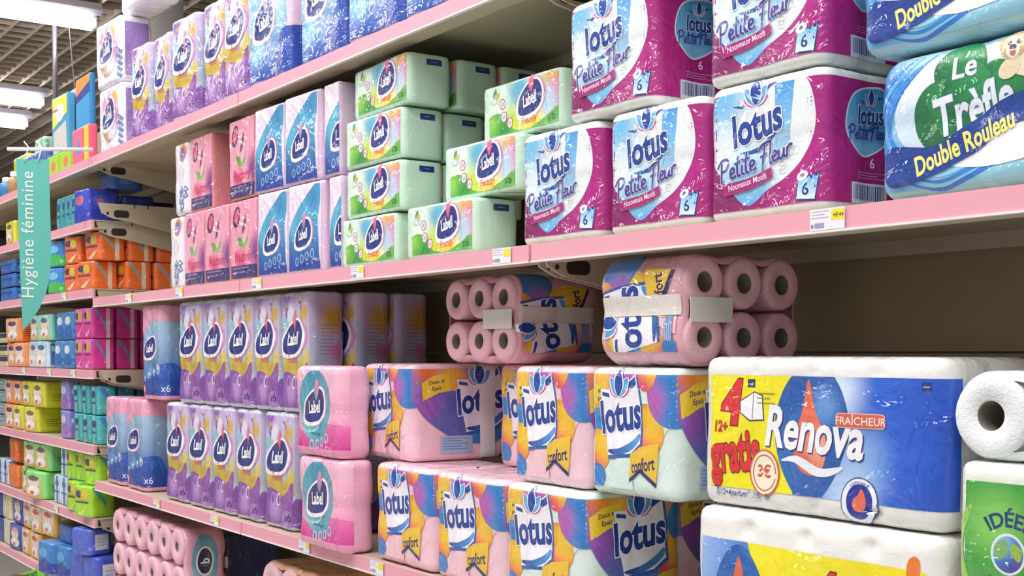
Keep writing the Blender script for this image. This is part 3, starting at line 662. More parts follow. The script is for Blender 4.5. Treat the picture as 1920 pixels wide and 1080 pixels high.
def k_renova2():
    B = Body(.437, .20, .225, .026, 4, 2, 2, .006, .018, .006, 10, 37, .001); B.rim = (.0, .185, .007); L, S, H = B.Lf, B.Ls, B.H
    r = base('toilet_roll_pack', B, film('efeeea')); A = Art((0, 0, L, H)); y0, y1 = H * .1, H * .80
    A.poly(rect(0, y0, L * .97, y1), lg(0, 0, '#f2e60c', L, 0, '#eee012'), .04)
    A.part('blue_panel'); A.poly(clip([(0, y0), (0, y1), (L * .22, y1), (L * .36, y0)], 0, y0, L, y1), lg(0, 0, '#8fb4ea', L * .2, 0, '#4a7fd0'), .03)
    A.poly(clip(spline([(L * .04, H * .0), (L * .07, H * .5), (L * .15, H * .76), (L * .24, H * .72), (L * .33, H * .45), (L * .35, 0)], True, 5), 0, y0, L, y1), '#1f5fae', .03)
    A.part('drop_emblem'); A.poly(spline([(L * .185, H * .70), (L * .22, H * .45), (L * .25, H * .25), (L * .12, H * .25), (L * .155, H * .5)], True, 5), '#e0684c')
    A.part('brand_text'); A.text('Renova', L * .2, H * .2, .05, '#f6f5fa', .05, .05, .18, .68)
    A.part('offer_text'); A.text('4', L * .565, H * .36, .075, '#d8262c', -.05, .09, .1, .8, outline='#5c1020', ow=.035); A.text('gratis', L * .6, H * .12, .05, '#d8262c', .1, .07, .05, .62, outline='#5c1020', ow=.035)
    A.part('logo_chip'); A.poly(rect(L * .845, H * .63, L * .885, H * .70), '#23305c'); lines(A, L * .85, H * .66, L * .026, 1, '#e3e6f2')
    A.part('side_flash'); A.poly(clip(spline([(L * .90, H * .0), (L * .91, H * .5), (L * .90, H * .83), (L * .95, H * .86), (L * .945, H * .6), (L * .97, H * .3), (L * .98, 0)], True, 4), 0, y0 - .01, L, H * .9), spots('#e87a1e', [(L * .94, H * .4, .03, '#d86040')])); A.text('Ren', L * .925, H * .45, .014, '#f5eef0', .1, .03, .2, .8)
    A.build(B.art, r); reg('renova2', r, B)

def k_idees():
    B = Body(.24, .115, .325, .03, 2, 1, 1, .008, .012, .002, 12, 33); L, S, H = B.Lf, B.Ls, B.H
    r = base('kitchen_roll_pack', B, film('e8eee2')); A = Art((-.02, 0, L, H))
    A.poly(rect(0, .01, L, H - .022), spots('#3f9f3a', [(L * .2, H - .07, .06, '#7cc85a'), (L * .2, H * .3, .06, '#4fae40')]), .02)
    cx, cy = .060, H - .106
    A.part('globe_emblem'); A.strip(spline([(cx - .045, cy - .06), (cx - .075, cy), (cx - .05, cy + .055)], False, 6), .02, '#9bc65a', True)
    A.poly(ell(cx, cy, .0225, .025), '#dfe8e6'); A.poly(ell(cx, cy, .0192, .0218), spots('#3f7fc0', [(cx + .01, cy - .02, .03, '#4a4a9c'), (cx - .012, cy + .012, .025, '#8fc0e4')])); A.poly(spline([(cx - .018, cy + .008), (cx - .004, cy + .018), (cx, cy + .004), (cx - .012, cy - .008)], True, 4), '#7fb06a'); A.poly(spline([(cx + .006, cy + .014), (cx + .018, cy + .006), (cx + .014, cy - .008), (cx + .004, cy + .002)], True, 4), '#8fb83a')
    A.part('brand_text'); A.text('IDÉES', cx, cy + .033, .0175, '#153a6c', 0, .05, 0, .84, arc=.042); A.text('VERTES', cx, cy - .052, .0175, '#153a6c', 0, .05, 0, .84, arc=-.062)
    A.part('slogan_text'); A.text('agir pour l\'environnement', cx + .012, cy - .070, .0075, '#1d4a4c', -.05, .03, .05, .86, arc=-.10)
    A.build(B.art, r); reg('idees', r, B)

def k_topblue():
    B = Body(.24, .16, .30, .022, 2, 1, 3, .003, .015, .006, 11, 41); L, S, H = B.Lf, B.Ls, B.H
    r = base('toilet_roll_pack', B, film('dfc6de')); A = Art((0, 0, L + S, H))
    f = spots(lg(0, H * .08, '#2050b0', 0, H * .6, '#8cc4de'), [(L * .2, H * .3, .06, '#62b0d6'), (L * .9, H * .15, .06, '#2448a8')])
    A.poly(clip(spline([(0, 0), (0, H * .6), (L * .1, H * .85), (L * .4, H * .97), (L * .85, H * .9), (L, H * .5), (L, 0)], True, 5), 0, H * .04, L, H), f, .014)
    A.part('lower_band'); A.poly(clip(spline([(L * .25, 0), (L * .6, H * .12), (L * .8, H * .28), (L, H * .42), (L + S, H * .42), (L + S, 0)], True, 5), 0, H * .04, L + S * .9, H), '#2348a6', .02)
    labell(A, L * .42, H * .55, .078, .16, '#5fa3cf')
    A.part('product_name'); A.text('douceur', L * .45, H * .29, .012, '#4a5aa0', .12, .02, .2); A.part('icon_row')
    for i in range(3): A.strip(ell(L * (.3 + .18 * i), H * (.19 + .03 * i), .013, .013, 0, 16), .003, '#b9c6e6')
    A.part('count_text'); A.text('x12', L * .7, H * .07, .018, '#dfe6f4', .05, .01)
    A.build(B.art, r); reg('topblue', r, B)
def k_topwhite():
    B = Body(.24, .12, .226, .025, 1, 1, 2, .003, .015, .006, 12, 43); L, S, H = B.Lf, B.Ls, B.H
    r = base('napkin_pack', B, film('eceaf4')); A = Art((0, 0, L + S, H))
    A.poly(ell(L * .5, H * .55, L * .44, H * .40, .3), spots('#d8d4ea', [(L * .75, H * .8, .05, '#e6b04a'), (L * .9, H * .5, .05, '#e07ab8'), (L * .3, H * .25, .05, '#c9a86a'), (L * .2, H * .75, .05, '#e9a0b8')]), .012)
    labell(A, L * .44, H * .58, .082, .1, '#ea5a90')
    A.part('product_name'); A.text('Fantasy', L * .45, H * .15, .016, '#e07a50', .04, .03, .2, .8)
    A.part('corner_stripes')
    for i in range(5): A.poly(xf(rect(-.5, -.25, .5, .25), L * .97, H * (.1 + .09 * i), .026, -.6), '#6a7ea8')
    A.part('side_print'); A.poly(rect(L + .015, H * .1, L + S * .9, H * .9), spots('#9c7cc4', [(L + S * .5, H * .2, .07, '#b79ad6')]), .02)
    A.build(B.art, r); reg('topwhite', r, B)

def art_bigpink(A, L, S, H):
    x, y = L * .80, H * .5
    A.poly(ell(x, y, .085, .042), spots('#6fa9be', [(x - .04, y, .05, '#8fc0cf')])); A.part('brand_emblem')
    A.poly(ell(x, y, .046, .028), '#f3eef4'); A.poly(ell(x, y, .040, .023), '#3a3a52'); A.text('b', x, y - .014, .026, '#f0f0f4', 0, .05)
def art_orange(A, L, S, H):
    A.poly(rect(0, H * .1, L, H * .9), spots('#f0b07a', [(L * .8, H * .4, .1, '#f6c79a'), (L * .3, H * .5, .08, '#e98a5a')])); A.part('print_blob'); A.poly(ell(L * .6, H * .5, .05, .03), '#d9a23a'); A.part('back_print'); A.poly(rect(L + S * .1, H * .1, L + S * .9, H * .9), '#f0b98a')
def art_lotus_up(A, L, S, H):
    confort_art(A, L, S, H, '#f2b9c6', False)
    A.part('small_print'); A.poly(rect(L * .12, H * .10, L * .4, H * .20), '#6f8cc0'); lines(A, L * .14, H * .18, L * .24, 4, '#a8b9dc', .005, .002)
    A.part('carry_strap'); A.poly(rect(L * .40, H * .02, L * .62, H * .98), '#e0dbd4')
def art_none(A, L, S, H):
    A.poly(rect(L * .2, H * .2, L * .8, H * .8), '#e4ebee')

# small packs for the crowded bay on the left; style says how the front and the near side are printed
def small(key, name, W, D, H, base_c, style, c=(), r=.012, fl=None, seed=0):
    B = Body(W, D, H, r, 1, 1, 1, .001, min(.008, r * .7), .0025, 18, 50 + seed); L, S = B.Lf, B.Ls
    root = base(name, B, film((fl or base_c).lstrip('#'))); A = Art((0, 0, L + S, H)); P = list(c) + ['#ffffff'] * 4
    if style == 'diag':                 # emblem and oval on the front, slanting stripe and pale band on the side
        A.poly(rect(L * .05, H * .55, L * .95, H * .97), P[3] if len(c) > 3 else base_c)
        A.part('emblem'); A.poly(ell(L * .3, H * .74, W * .2, H * .12), '#4a2f5a'); A.poly(ell(L * .66, H * .72, W * .2, H * .15), '#d8c02c')
        A.part('caption'); A.poly(rect(L * .1, H * .46, L * .9, H * .52), '#6a3050'); A.poly([(L * .2, H * .08), (L * .9, H * .40), (L * .55, H * .05)], P[2])
        A.part('side_print'); A.poly(clip([(L, H * .98), (L + S * .22, H * .98), (L + S * .62, H * .48), (L + S * .62, H * .28)], L * .8, 0, L + S, H), P[0])
        A.poly(rect(L + S * .62, H * .02, L + S * .80, H * .98), P[1])
    elif style == 'baby':               # round portrait on a coloured front with a pale caption
        A.poly(rect(L * .04, H * .04, L * .96, H * .96), lg(0, 0, P[0], 0, H, P[1]))
        A.part('portrait'); A.poly(ell(L * .48, H * .62, W * .30, H * .22), '#f1d8c4'); A.poly(ell(L * .48, H * .76, W * .26, H * .10), P[2]); A.poly(ell(L * .5, H * .3, W * .32, H * .18), '#f5f2f0'); A.poly(ell(L * .42, H * .22, W * .1, H * .08), '#d8586a')
        A.part('side_print'); A.poly(rect(L + S * .15, H * .1, L + S * .85, H * .9), P[3] if len(c) > 3 else base_c); A.poly(rect(L + S * .2, H * .62, L + S * .8, H * .82), P[1]); lines(A, L + S * .25, H * .5, S * .5, 4, P[2], H * .08, H * .02)
    elif style == 'stripe':             # upright coloured stripes with a dark emblem
        for i in range(3): A.poly(rect(L * (.05 + .32 * i), H * .04, L * (.3 + .32 * i), H * .96), P[i % 2])
        A.part('emblem'); A.poly(ell(L * .5, H * .7, W * .28, H * .13), P[2]); A.poly(rect(L * .1, H * .38, L * .9, H * .45), P[2])
        A.part('side_print'); A.poly([(L, H * .95), (L + S * .35, H * .95), (L + S * .9, H * .42), (L + S * .9, H * .25)], P[3] if len(c) > 3 else P[0]); lines(A, L + S * .2, H * .3, S * .6, 4, P[1], H * .06, H * .02)
    elif style == 'wave':               # plain with a contrasting wave low down
        A.poly(clip(spline([(0, 0), (0, H * .3), (L * .5, H * .5), (L, H * .35), (L + S * .5, H * .45), (L + S, H * .3), (L + S, 0)], True, 4), 0, H * .05, L + S, H), P[0])
        A.part('emblem'); A.poly(ell(L * .45, H * .68, W * .3, H * .15), P[1]); A.poly(ell(L + S * .4, H * .65, S * .26, H * .18), P[2]); A.poly(ell(L + S * .4, H * .65, S * .12, H * .09), P[1])
    elif style == 'band':               # two broad bands with a line of small print
        A.poly(rect(0, H * .5, L + S, H * .95), P[0]); A.part('caption'); A.poly(rect(L * .1, H * .58, L * .9, H * .7), P[1]); A.poly(rect(L + S * .1, H * .58, L + S * .9, H * .7), P[1]); lines(A, L + S * .15, H * .35, S * .6, 2, P[2], H * .1, H * .03)
    elif style == 'flat':
        A.poly(rect(L + S * .2, H * .2, L + S * .8, H * .8), P[0]); A.part('caption'); lines(A, L + S * .3, H * .6, S * .4, 3, P[1], H * .12, H * .04)
    A.build(B.art, root); reg(key, root, B)

# ------------------------------------------------------------------ placing
PK = []
def put(key, px, Y, Z, label, cat, group=None, yaw=0, lie=None, name=None, left=False, dz=0, fixed=False):
    """the pack's near front corner (bottom) stands on the shelf line where pixel column px meets depth Y; yaw in degrees"""
    rec = KIND[key]; root, B, used = rec
    o = copy_tree(root) if used else root
    rec[2] = True
    W, D, H = B.W, B.D, B.H
    if lie == 'x':                                   # roll axis along the shelf, roll ends face +X, artwork reads upwards
        M = Matrix.Translation((H, 0, W / 2)) @ Matrix.Rotation(-math.pi / 2, 4, 'Y'); lo, hi = Vector((-.008, -D / 2, 0)), Vector((H + .008, D / 2, W))
    else:
        M = Matrix.Identity(4); lo, hi = Vector((-W / 2, -D / 2, 0)), Vector((W / 2, D / 2, H))
    c = (lo + hi) / 2; h = (hi - lo) / 2; a = math.radians(yaw)
    cor = Matrix.Rotation(a, 3, 'Z') @ Vector((-h.x if left else h.x, -h.y, 0))
    m = .0025 + B.amp * .6
    PK.append(dict(o=o, M=Matrix.Translation((-c.x, -c.y, 0)) @ M, x=xat(px, Y, Z) - cor.x, y=Y - cor.y, z=Z + dz, hx=h.x, hy=h.y, H=hi.z + .0016, a=a, sx=1.0, sy=1.0, m=m * .6, fixed=fixed, lie=lie))
    o['label'] = label; o['category'] = cat
    if group: o['group'] = group
    return o
def settle():
    """packs are soft: where two would press into each other they squeeze or give way, and none sinks into the one below"""
    def sep(p, q):
        best = None; dx, dy = q['x'] - p['x'], q['y'] - p['y']
        for a in (p['a'], p['a'] + math.pi / 2, q['a'], q['a'] + math.pi / 2):
            ux, uy = math.cos(a), math.sin(a); r = 0
            for t in (p, q):
                r += abs((t['hx'] * t['sx'] + t['m']) * math.cos(t['a'] - a)) + abs((t['hy'] * t['sy'] + t['m']) * math.sin(t['a'] - a))
            d = dx * ux + dy * uy; pen = r - abs(d)
            if pen <= 0: return None
            if best is None or pen < best[0] - 1e-6: best = (pen, ux * (1 if d >= 0 else -1), uy * (1 if d >= 0 else -1))
        return best
    for p in PK: p['z0'] = p['z']
    for it in range(80):
        hit = False
        for i in range(len(PK)):
            for j in range(i):
                p, q = PK[i], PK[j]
                if abs(p['x'] - q['x']) > .9: continue
                oz = min(p['z'] + p['H'], q['z'] + q['H']) - max(p['z'], q['z'])
                if oz <= .0004: continue
                s = sep(p, q)
                if not s: continue
                pen, ux, uy = s
                if oz < .022 and abs(p['z'] - q['z']) > .04:
                    u = p if p['z'] > q['z'] else q; u['z'] += oz; hit = True; continue
                pen += .0004; hit = True
                if abs(uy) > .72:                                   # one behind the other: the rear one gives way
                    r = (q if uy > 0 else p); f = p if r is q else q
                    if r['y'] + r['hy'] * r['sy'] + pen < BACK - .004 or r['lie']: r['y'] += pen
                    elif r['sy'] > .5: k = pen / (2 * r['hy']); r['sy'] -= k; r['y'] += pen / 2
                    else: f['y'] -= pen
                else:
                    lr = (p, q) if ux > 0 else (q, p)               # left, right
                    tot = 0
                    for t, sg in zip(lr, (-1, 1)):
                        w = pen / 2
                        if lr[0]['fixed'] != lr[1]['fixed']: w = 0 if t['fixed'] else pen
                        if w and not t['lie'] and abs(t['a']) < .6 and t['sx'] > .62: t['sx'] -= w / (2 * t['hx']); t['x'] += sg * w / 2
                        elif w: t['x'] += sg * w
        if not hit: break
    for p in PK:
        p['o'].matrix_world = Matrix.Translation((p['x'], p['y'], p['z'] + .0004)) @ Matrix.Rotation(p['a'], 4, 'Z') @ Matrix.Diagonal((p['sx'], p['sy'], 1, 1)) @ p['M']
    return it
# ------------------------------------------------------------------ setting
T_TOP, T_MID, T_LOW, T_BASE = 2.147, 1.647, .992, .43
LEFT = {1: 2.147, 2: 1.927, 3: 1.682, 4: 1.390, 5: 1.117, 6: .853, 7: .580, 8: .20}
BACK = FRONT + .47
tag(MB().box(-30, -9, -.1, 6, 25, 0).build('floor', mat('floor_tiles', 'c9c4bb', .35, .2)), kind='structure')
tag(MB().box(-30, -9, CEIL + .052, 6, 25, CEIL + .2).build('ceiling', mat('ceiling_brown', '84775f', .9)), kind='structure')
tag(MB().box(-30.2, -9, 0, -30, 25, CEIL + .2).build('wall_left', mat('wall_grey', '8f8a84', .9)), kind='structure')
tag(MB().box(-30, 25, 0, 6, 25.2, CEIL + .2).build('wall_back', mat('wall_grey', '8f8a84', .9)), kind='structure')
g = MB()
for i in range(118): x = -21 + i * .19; g.box(x - .005, -4, CEIL + .01, x + .005, 20, CEIL + .05)
tag(g.build('ceiling_lattice', mat('lattice_dark', 'cfc3ae', .7)), kind='structure')
g = MB()
for i in range(126): y = -4 + i * .19; g.box(-21, y - .0055, CEIL - .0, 1.4, y + .0055, CEIL + .05)
tag(g.build('ceiling_slats', mat('lattice_pale', 'f0e2cb', .6)), kind='structure')
p = atR(308, 12, 8.5); tag(MB().lathe([(.13, 0), (.13, CEIL)], 24).build('column', mat('column_white', 'e6e4e6', .7), None, True, (p.x, p.y, 0)), kind='structure')

# ------------------------------------------------------------------ shelving
RAIL = mat('rail_pink_card', 'e8a3b3', .45, .25, var=.04); RAILW = mat('rail_pale_edge', 'efe3e2', .4)
STEEL = mat('shelf_beige_steel', 'b9ad98', .5, 0, .05, 60); DARKP = mat('back_panel_beige', 'a08f70', .7, 0, .08, 90, var=.06); SLOT = mat('slot_dark', '2a2624', .9)
TICK = PRINTM
def rail_ticket(parent, x, Zb, price=None):
    A = Art(); w, h = .060, .029
    A.part('price_ticket'); A.poly(rect(0, 0, w, h), '#e9e8ee'); A.poly(rect(w * .62, h * .42, w * .98, h * .92), '#e8dc3a'); A.poly(rect(w * .14, h * .10, w * .42, h * .34), '#9a9cb2'); A.poly(ell(w * .07, h * .2, .0024, .003), '#8a8290')
    lines(A, w * .05, h * .86, w * .5, 3, '#b9b6c4', h * .15, h * .05)
    if price: A.text(price, w * .82, h * .56, h * .20, '#3a3420', 0, .0)
    A.build(lambda u, v, o: (x + u, FRONT - .0075 - o, Zb + v + .001), parent, PRINTM)
def bracket_pts(L, h, nose):
    return [(0, 0), (.012, -h * .42), (.05, -h * .62), (.12, -h * .75), (L, -h * 1.55), (L, 0)]
def bracket(parent, x, Zt, hgt=.085, slots=True, y0=.0):
    P = [(FRONT + .012 + a + y0, Zt + b) for a, b in bracket_pts(BACK - FRONT - .02 - y0, hgt, 0)]
    o = MB().prism(P, 'x', x - .0025, x + .0025).build('bracket', STEEL, parent)
    if hgt < .03: return
    s = MB().prism([(FRONT + y0 + .012 + a, Zt - hgt * .42 + b) for a, b in rr(.055, -.013, .11, .013, .011)], 'x', x + .0024, x + .0034)
    s.prism([(FRONT + y0 + .045 + a, Zt - hgt * .42 + b) for a, b in ell(0, 0, .005, .005, 0, 10)], 'x', x + .0024, x + .0034)
    s.build('bracket_hole', SLOT, o)
    if slots:
        s = MB()
        for yy in (.14, .19, .30, .36): s.box(x - .003, FRONT + yy, Zt - .012, x + .0032, FRONT + yy + .004, Zt + .001)
        s.build('bracket_notch', SLOT, o)
def unit(x0, x1, levels, label, cat='shelving', tickets=(), rails=True, names='shelving_unit'):
    r = empty(names, (x0, FRONT, 0)); M0 = Vector((0, 0, 0)); r.location = (0, 0, 0)
    tag(r, label, cat, 'supermarket shelving along the aisle')
    zb = 0
    b = MB()
    for z0, z1 in ((0, .55), (.553, 1.0), (1.003, 1.449), (1.453, 1.9), (1.903, 2.5)): b.box(x0 + .041, BACK, z0, x1 - .001, BACK + .012, z1)
    b.build('back_panel', DARKP, r)
    MB().box(x0 + .001, BACK - .004, 0, x0 + .04, BACK + .05, 2.5).build('upright_post', STEEL, r)
    for Z in levels:
        s = MB().box(x0 + .003, FRONT + .002, Z - .004, x1 - .003, BACK - .005, Z - .001).box(x0 + .003, FRONT + .002, Z - .032, x1 - .003, FRONT + .006, Z - .003).box(x0 + .003, FRONT + .006, Z - .032, x1 - .003, FRONT + .05, Z - .029)
        s.box(x0 + .003, BACK - .03, Z - .03, x1 - .003, BACK - .006, Z - .003)
        sh = s.build('shelf_board', STEEL, r)
        ra = MB().box(x0 + .004, FRONT - .006, Z - .031, x1 - .004, FRONT + .001, Z - .0005).build('price_rail', RAIL, r)
        MB().box(x0 + .004, FRONT - .008, Z - .0335, x1 - .004, FRONT + .001, Z - .0305).build('rail_lip', RAILW, ra)
        for tz, px, pr in tickets:
            if abs(tz - Z) < .01:
                x = xat(px, FRONT, Z - .015)
                if x0 < x < x1: rail_ticket(ra, x, Z - .031, pr)
        for x in (x0 + .012, x1 - .012):
            bracket(r, x, Z - .004, .085 if (x > -1.83 and x < -1.77) or (x0 < -4.5 and x > -4.5) else .02, x0 < -4.5)
    return r
TK = [(T_MID, 1526, "4€44"), (T_MID, 930, None), (T_MID, 664, None), (T_MID, 478, None), (T_MID, 334, None), (T_MID, 240, None), (T_MID, 176, None), (T_LOW, 292, None), (T_LOW, 566, None), (T_LOW, 700, None), (T_LOW, 400, None)]
unit(-1.80, -.47, (T_TOP, T_MID, T_LOW, T_BASE), 'nearest beige shelving bay with pink price rails on the right', tickets=TK)
unit(-3.125, -1.80, (T_TOP, T_MID, T_LOW, T_BASE), 'middle shelving bay with pink price rails carrying the pale green tissue packs', tickets=TK)
uc = unit(-4.45, -3.125, (T_TOP, T_MID, T_LOW, T_BASE), 'shelving bay with a part-empty middle shelf and a bare bracket', tickets=TK)
bracket(uc, -4.43, 1.985, .085); bracket(uc, -4.43, 1.39, .08, False)
L1 = unit(-5.775, -4.45, [LEFT[i] for i in range(1, 9)], 'crowded shelving bay of small sanitary packs behind the turquoise banner', tickets=[(LEFT[3], 120, None), (LEFT[4], 45, None), (LEFT[4], 92, None), (LEFT[4], 137, None), (LEFT[6], 105, None)])
unit(-7.10, -5.775, [LEFT[i] for i in range(1, 9)], 'farthest shelving bay at the left edge of the photo')

# ------------------------------------------------------------------ ceiling lights, hanging things
LH = mat('lamp_housing', 'cfd0dc', .5); TUBE = mat('tube_glow', 'fdf6ff', .4, emit=14)
def ceiling_light(x, y0, y1, label, n=1):
    r = empty('ceiling_light', (x, y0, CEIL)); tag(r, label, 'ceiling light', 'tube lights on the lattice ceiling')
    L = y1 - y0
    MB().prism([(-.06, 0), (-.07, -.05), (-.04, -.085), (.04, -.085), (.07, -.05), (.06, 0)], 'y', 0, L).build('lamp_housing', LH, r)
    for i in range(n):
        a = L * i / n + .06; b = L * (i + 1) / n - .06
        MB().tube([(0, a, -.14), (0, b, -.14)], .055, 12).build('fluorescent_tube', TUBE, r, True)
        MB().box(-.03, a - .03, -.17, .03, a, -.08).box(-.03, b, -.17, .03, b + .03, -.08).build('lamp_holder', LH, r)
q = atZ(187, 46, CEIL - .14); ceiling_light(q.x, q.y - 3.0, q.y, 'topmost glowing tube light on the lattice ceiling, above the tall yellow box', 2)
q = atZ(88, 194, CEIL - .14); ceiling_light(q.x, q.y - 2.6, q.y, 'glowing tube light ending just above the tall yellow and blue box', 1)
q = atZ(57, 234, CEIL - .14); ceiling_light(q.x, q.y - 2.6, q.y, 'lowest and farthest glowing tube light at the left edge', 1)
p0 = atZ(102, 60, CEIL - .2); k = 9.9
MB_ = MB().tube([(0, 0, 0), (0, 0, -1.05)], .017, 10).build('hanging_pole', mat('pole_grey', '9a98a2', .4, metal=.4), None, True, (p0.x, p0.y, CEIL - .0))
tag(MB_, 'grey pole hanging from the ceiling behind the tall yellow box', 'pole')
pa = atZ(129, 46, CEIL - .10); pb = atR(140, 165, (pa - Vector((0, 0, EYE))).length * .985); cb = MB(); n = 34
for i in range(n):
    c = pa.lerp(pb, i / (n - 1)); cb.lathe([(.001, -.007), (.007, 0), (.001, .007)], 8, Matrix.Translation(c))
cb.tube([(pa.x, pa.y, CEIL + .03), pa, pb], .003, 6)
tag(cb.build('beaded_cable', mat('cable_white', 'f0eef4', .5), None, True), 'thin white beaded cable hanging beside the grey pole', 'cable')
# banner on a rod
bx = -4.46; rod = MB().tube([(bx, FRONT + .004, 2.176), (bx, 1.035, 2.150)], .0065, 10).build('banner_rod', mat('rod_white', 'f1eff2', .4), None, True)
tag(rod, 'white rod sticking out from the top shelf with the turquoise banner', 'rod')
def bp(px, py): d = ray(px, py); k = (bx - 0) / d.x; return (d.y * k, EYE + d.z * k)
br = empty('hanging_banner', (bx, 0, 0)); tag(br, 'turquoise hanging banner with white upright lettering and a curved pointed end', 'banner')
O = [bp(*q) for q in [(30, 298), (60, 299), (92, 299), (93, 360), (95, 430), (96, 480), (93, 520), (86, 550), (74, 578), (58, 602), (43, 620), (40, 560), (36, 460), (33, 370)]]
MB().prism(O, 'x', -.001, .001).build('banner_sheet', mat('banner_turquoise', '63c2b4', .55), br)
A = Art(); A.part('banner_text'); t0, t1 = bp(52, 558), bp(50, 322); Lb = math.hypot(t1[0] - t0[0], t1[1] - t0[1])
tv, _ = text_tris('Hygiène féminine', 0, 0, 1.08); wtx = (max(v[0] for v in tv) - min(v[0] for v in tv)) / CAP
hb = Lb / wtx
A.text('Hygiène féminine', 0, -hb * .5, hb, '#f2f6f4', 0, 0, 0, 1, space=1.08)
ux = ((t1[0] - t0[0]) / Lb, (t1[1] - t0[1]) / Lb); mid = ((t0[0] + t1[0]) / 2, (t0[1] + t1[1]) / 2)
A.build(lambda u, v, o: (.0012 + o, mid[0] + u * ux[0] - v * ux[1], mid[1] + u * ux[1] + v * ux[0]) , br, PRINTM)
for px in (45, 70):
    a, b = bp(px, 276), bp(px, 303)
    MB().tube([(0, a[0], a[1] + .02), (.012, a[0] + .012, a[1]), (.004, a[0] + .006, b[1] + .02), (.003, b[0], b[1])], .0022, 6).build('hook', mat('rod_white', 'f1eff2', .4), br, True)
# ------------------------------------------------------------------ products on the long shelves
Y1 = FRONT + .015
k_petite(); k_trefle(); k_green(); k_bluetissue(); k_bluetissue('bluenarrow', .078); k_pinktissue(); k_whitenapkin(); k_fantasy(); k_bluepink(); k_pinklabell()
k_confort('confort_pink', '#f5c6d2', 'f3c8d4'); k_confort('confort_deep', '#f5c6d2', 'f3c8d4', .325); k_confort('confort_mint', '#d9efe6', 'dcefe8')
k_renova(); k_renova2(); k_idees(); k_topblue(); k_topwhite()
TP = 'toilet paper'
# magenta flower-name packs
G = 'magenta and white six-roll packs'
put('petite', 1118, Y1, T_MID, 'magenta six-roll pack beside the pale green packs, leftmost of the bottom three', TP, G, fixed=True)
put('petite', 1312, Y1, T_MID, 'magenta six-roll pack in the middle of the bottom three', TP, G, fixed=True)
put('petite', 1540, Y1, T_MID, 'magenta six-roll pack with its barcode side beside the blue clover pack, on the shelf', TP, G, fixed=True)
put('petite', 1222, Y1, T_MID + .206, 'magenta six-roll pack standing on the two left ones with its badge side showing', TP, G, fixed=True)
put('petite', 1372, Y1 + .20, T_MID + .206, 'magenta six-roll pack set back in the shade between two raised ones', TP, G)
put('petite', 1538, Y1, T_MID + .206, 'magenta six-roll pack beside the upper blue clover pack, cut by the photo top', TP, G, fixed=True)
put('trefle', 1640, Y1, T_MID, 'pale blue double-roll pack with green clover emblem and puppy, standing on the pink rail shelf', TP, 'blue clover packs', left=True, fixed=True)
put('trefle', 1606, Y1 - .005, T_MID + .190, 'upper pale blue double-roll pack, its banner cut by the top edge of the photo', TP, 'blue clover packs', left=True, fixed=True, dz=.002)
# pale green tissue packs
G = 'pale green tissue packs'; GH = .113
for t, (px, nm) in enumerate(((740, 'at the bottom of the left column'), (750, 'second from the bottom of the left column'), (752, 'third from the bottom of the left column'), (763, 'on top of the left column, just under the top shelf'))):
    put('green', px, Y1 + .002 * t, T_MID + GH * t, 'pale green tissue pack, ' + nm, 'tissue pack', G, yaw=(1, -1, 0, -2)[t])
    for d in range(1, 4 if t > 1 else 3):
        put('green', px + 74 * d + (6 if t == 3 else 0) * d, Y1 + .112 * d, T_MID + GH * t, 'pale green tissue pack %s the front one of the left column, %s layer' % (('directly behind', 'second behind', 'third behind')[d - 1], ('bottom', 'second', 'third', 'top')[t]), 'tissue pack', G)
put('green', 887, Y1 - .008, T_MID, 'pale green tissue pack with meadow print nearest the magenta packs, on the shelf', 'tissue pack', G)
put('green', 968, Y1 + .02, T_MID + GH, 'pale green tissue pack half hidden behind the leftmost magenta pack', 'tissue pack', G)
put('green', 1050, Y1 + .06, T_MID + GH * 2, 'pale green tissue pack raised highest beside the magenta packs, above the half hidden one', 'tissue pack', G)
# blue and pink tissue packs
G = 'blue tissue packs'
for t in (0, 1):
    for i, px in enumerate(((548, 607, 668), (541, 601, 663))[t]):
        nm = ('leftmost', 'middle', 'rightmost, tucked beside the green column')[i]; rw = ('lower', 'upper')[t]
        if i == 2: put('bluenarrow', (617, 607)[t], Y1, T_MID + .220 * t, 'blue and lilac tissue pack in the %s row, tucked beside the green column' % rw, 'tissue pack', G, left=True); continue
        put('bluetissue', px, Y1, T_MID + .220 * t, 'blue and lilac tissue pack, %s of the %s row' % (nm, rw), 'tissue pack', G, yaw=3)
        put('bluetissue', px + 68, Y1 + .112, T_MID + .220 * t, 'lilac tissue pack standing behind the %s blue pack of the %s row' % (nm, rw), 'tissue pack', G)
G = 'pink tissue packs'
for i, px in enumerate((384, 430, 483)): put('pinktissue', px, Y1 + .002, T_MID, 'pink tissue pack with navy bottom band, %s of the lower three' % ('leftmost', 'middle', 'rightmost')[i], 'tissue pack', G)
put('pinktissue', 397, Y1 + .01, T_MID + .22, 'pink tissue pack on the upper row beside the white dotted packs', 'tissue pack', G)
put('pinktissue', 481, Y1, T_MID + .22, 'pink tissue pack on the upper row against the blue packs', 'tissue pack', G)
put('napkin', 346, Y1 - .006, T_MID, 'white napkin pack with blue dotted corner standing on the shelf', 'napkins', 'white dotted napkin packs')
put('napkin', 355, Y1, T_MID + .22, 'white napkin pack with blue dotted corner, stacked on the other one', 'napkins', 'white dotted napkin packs')
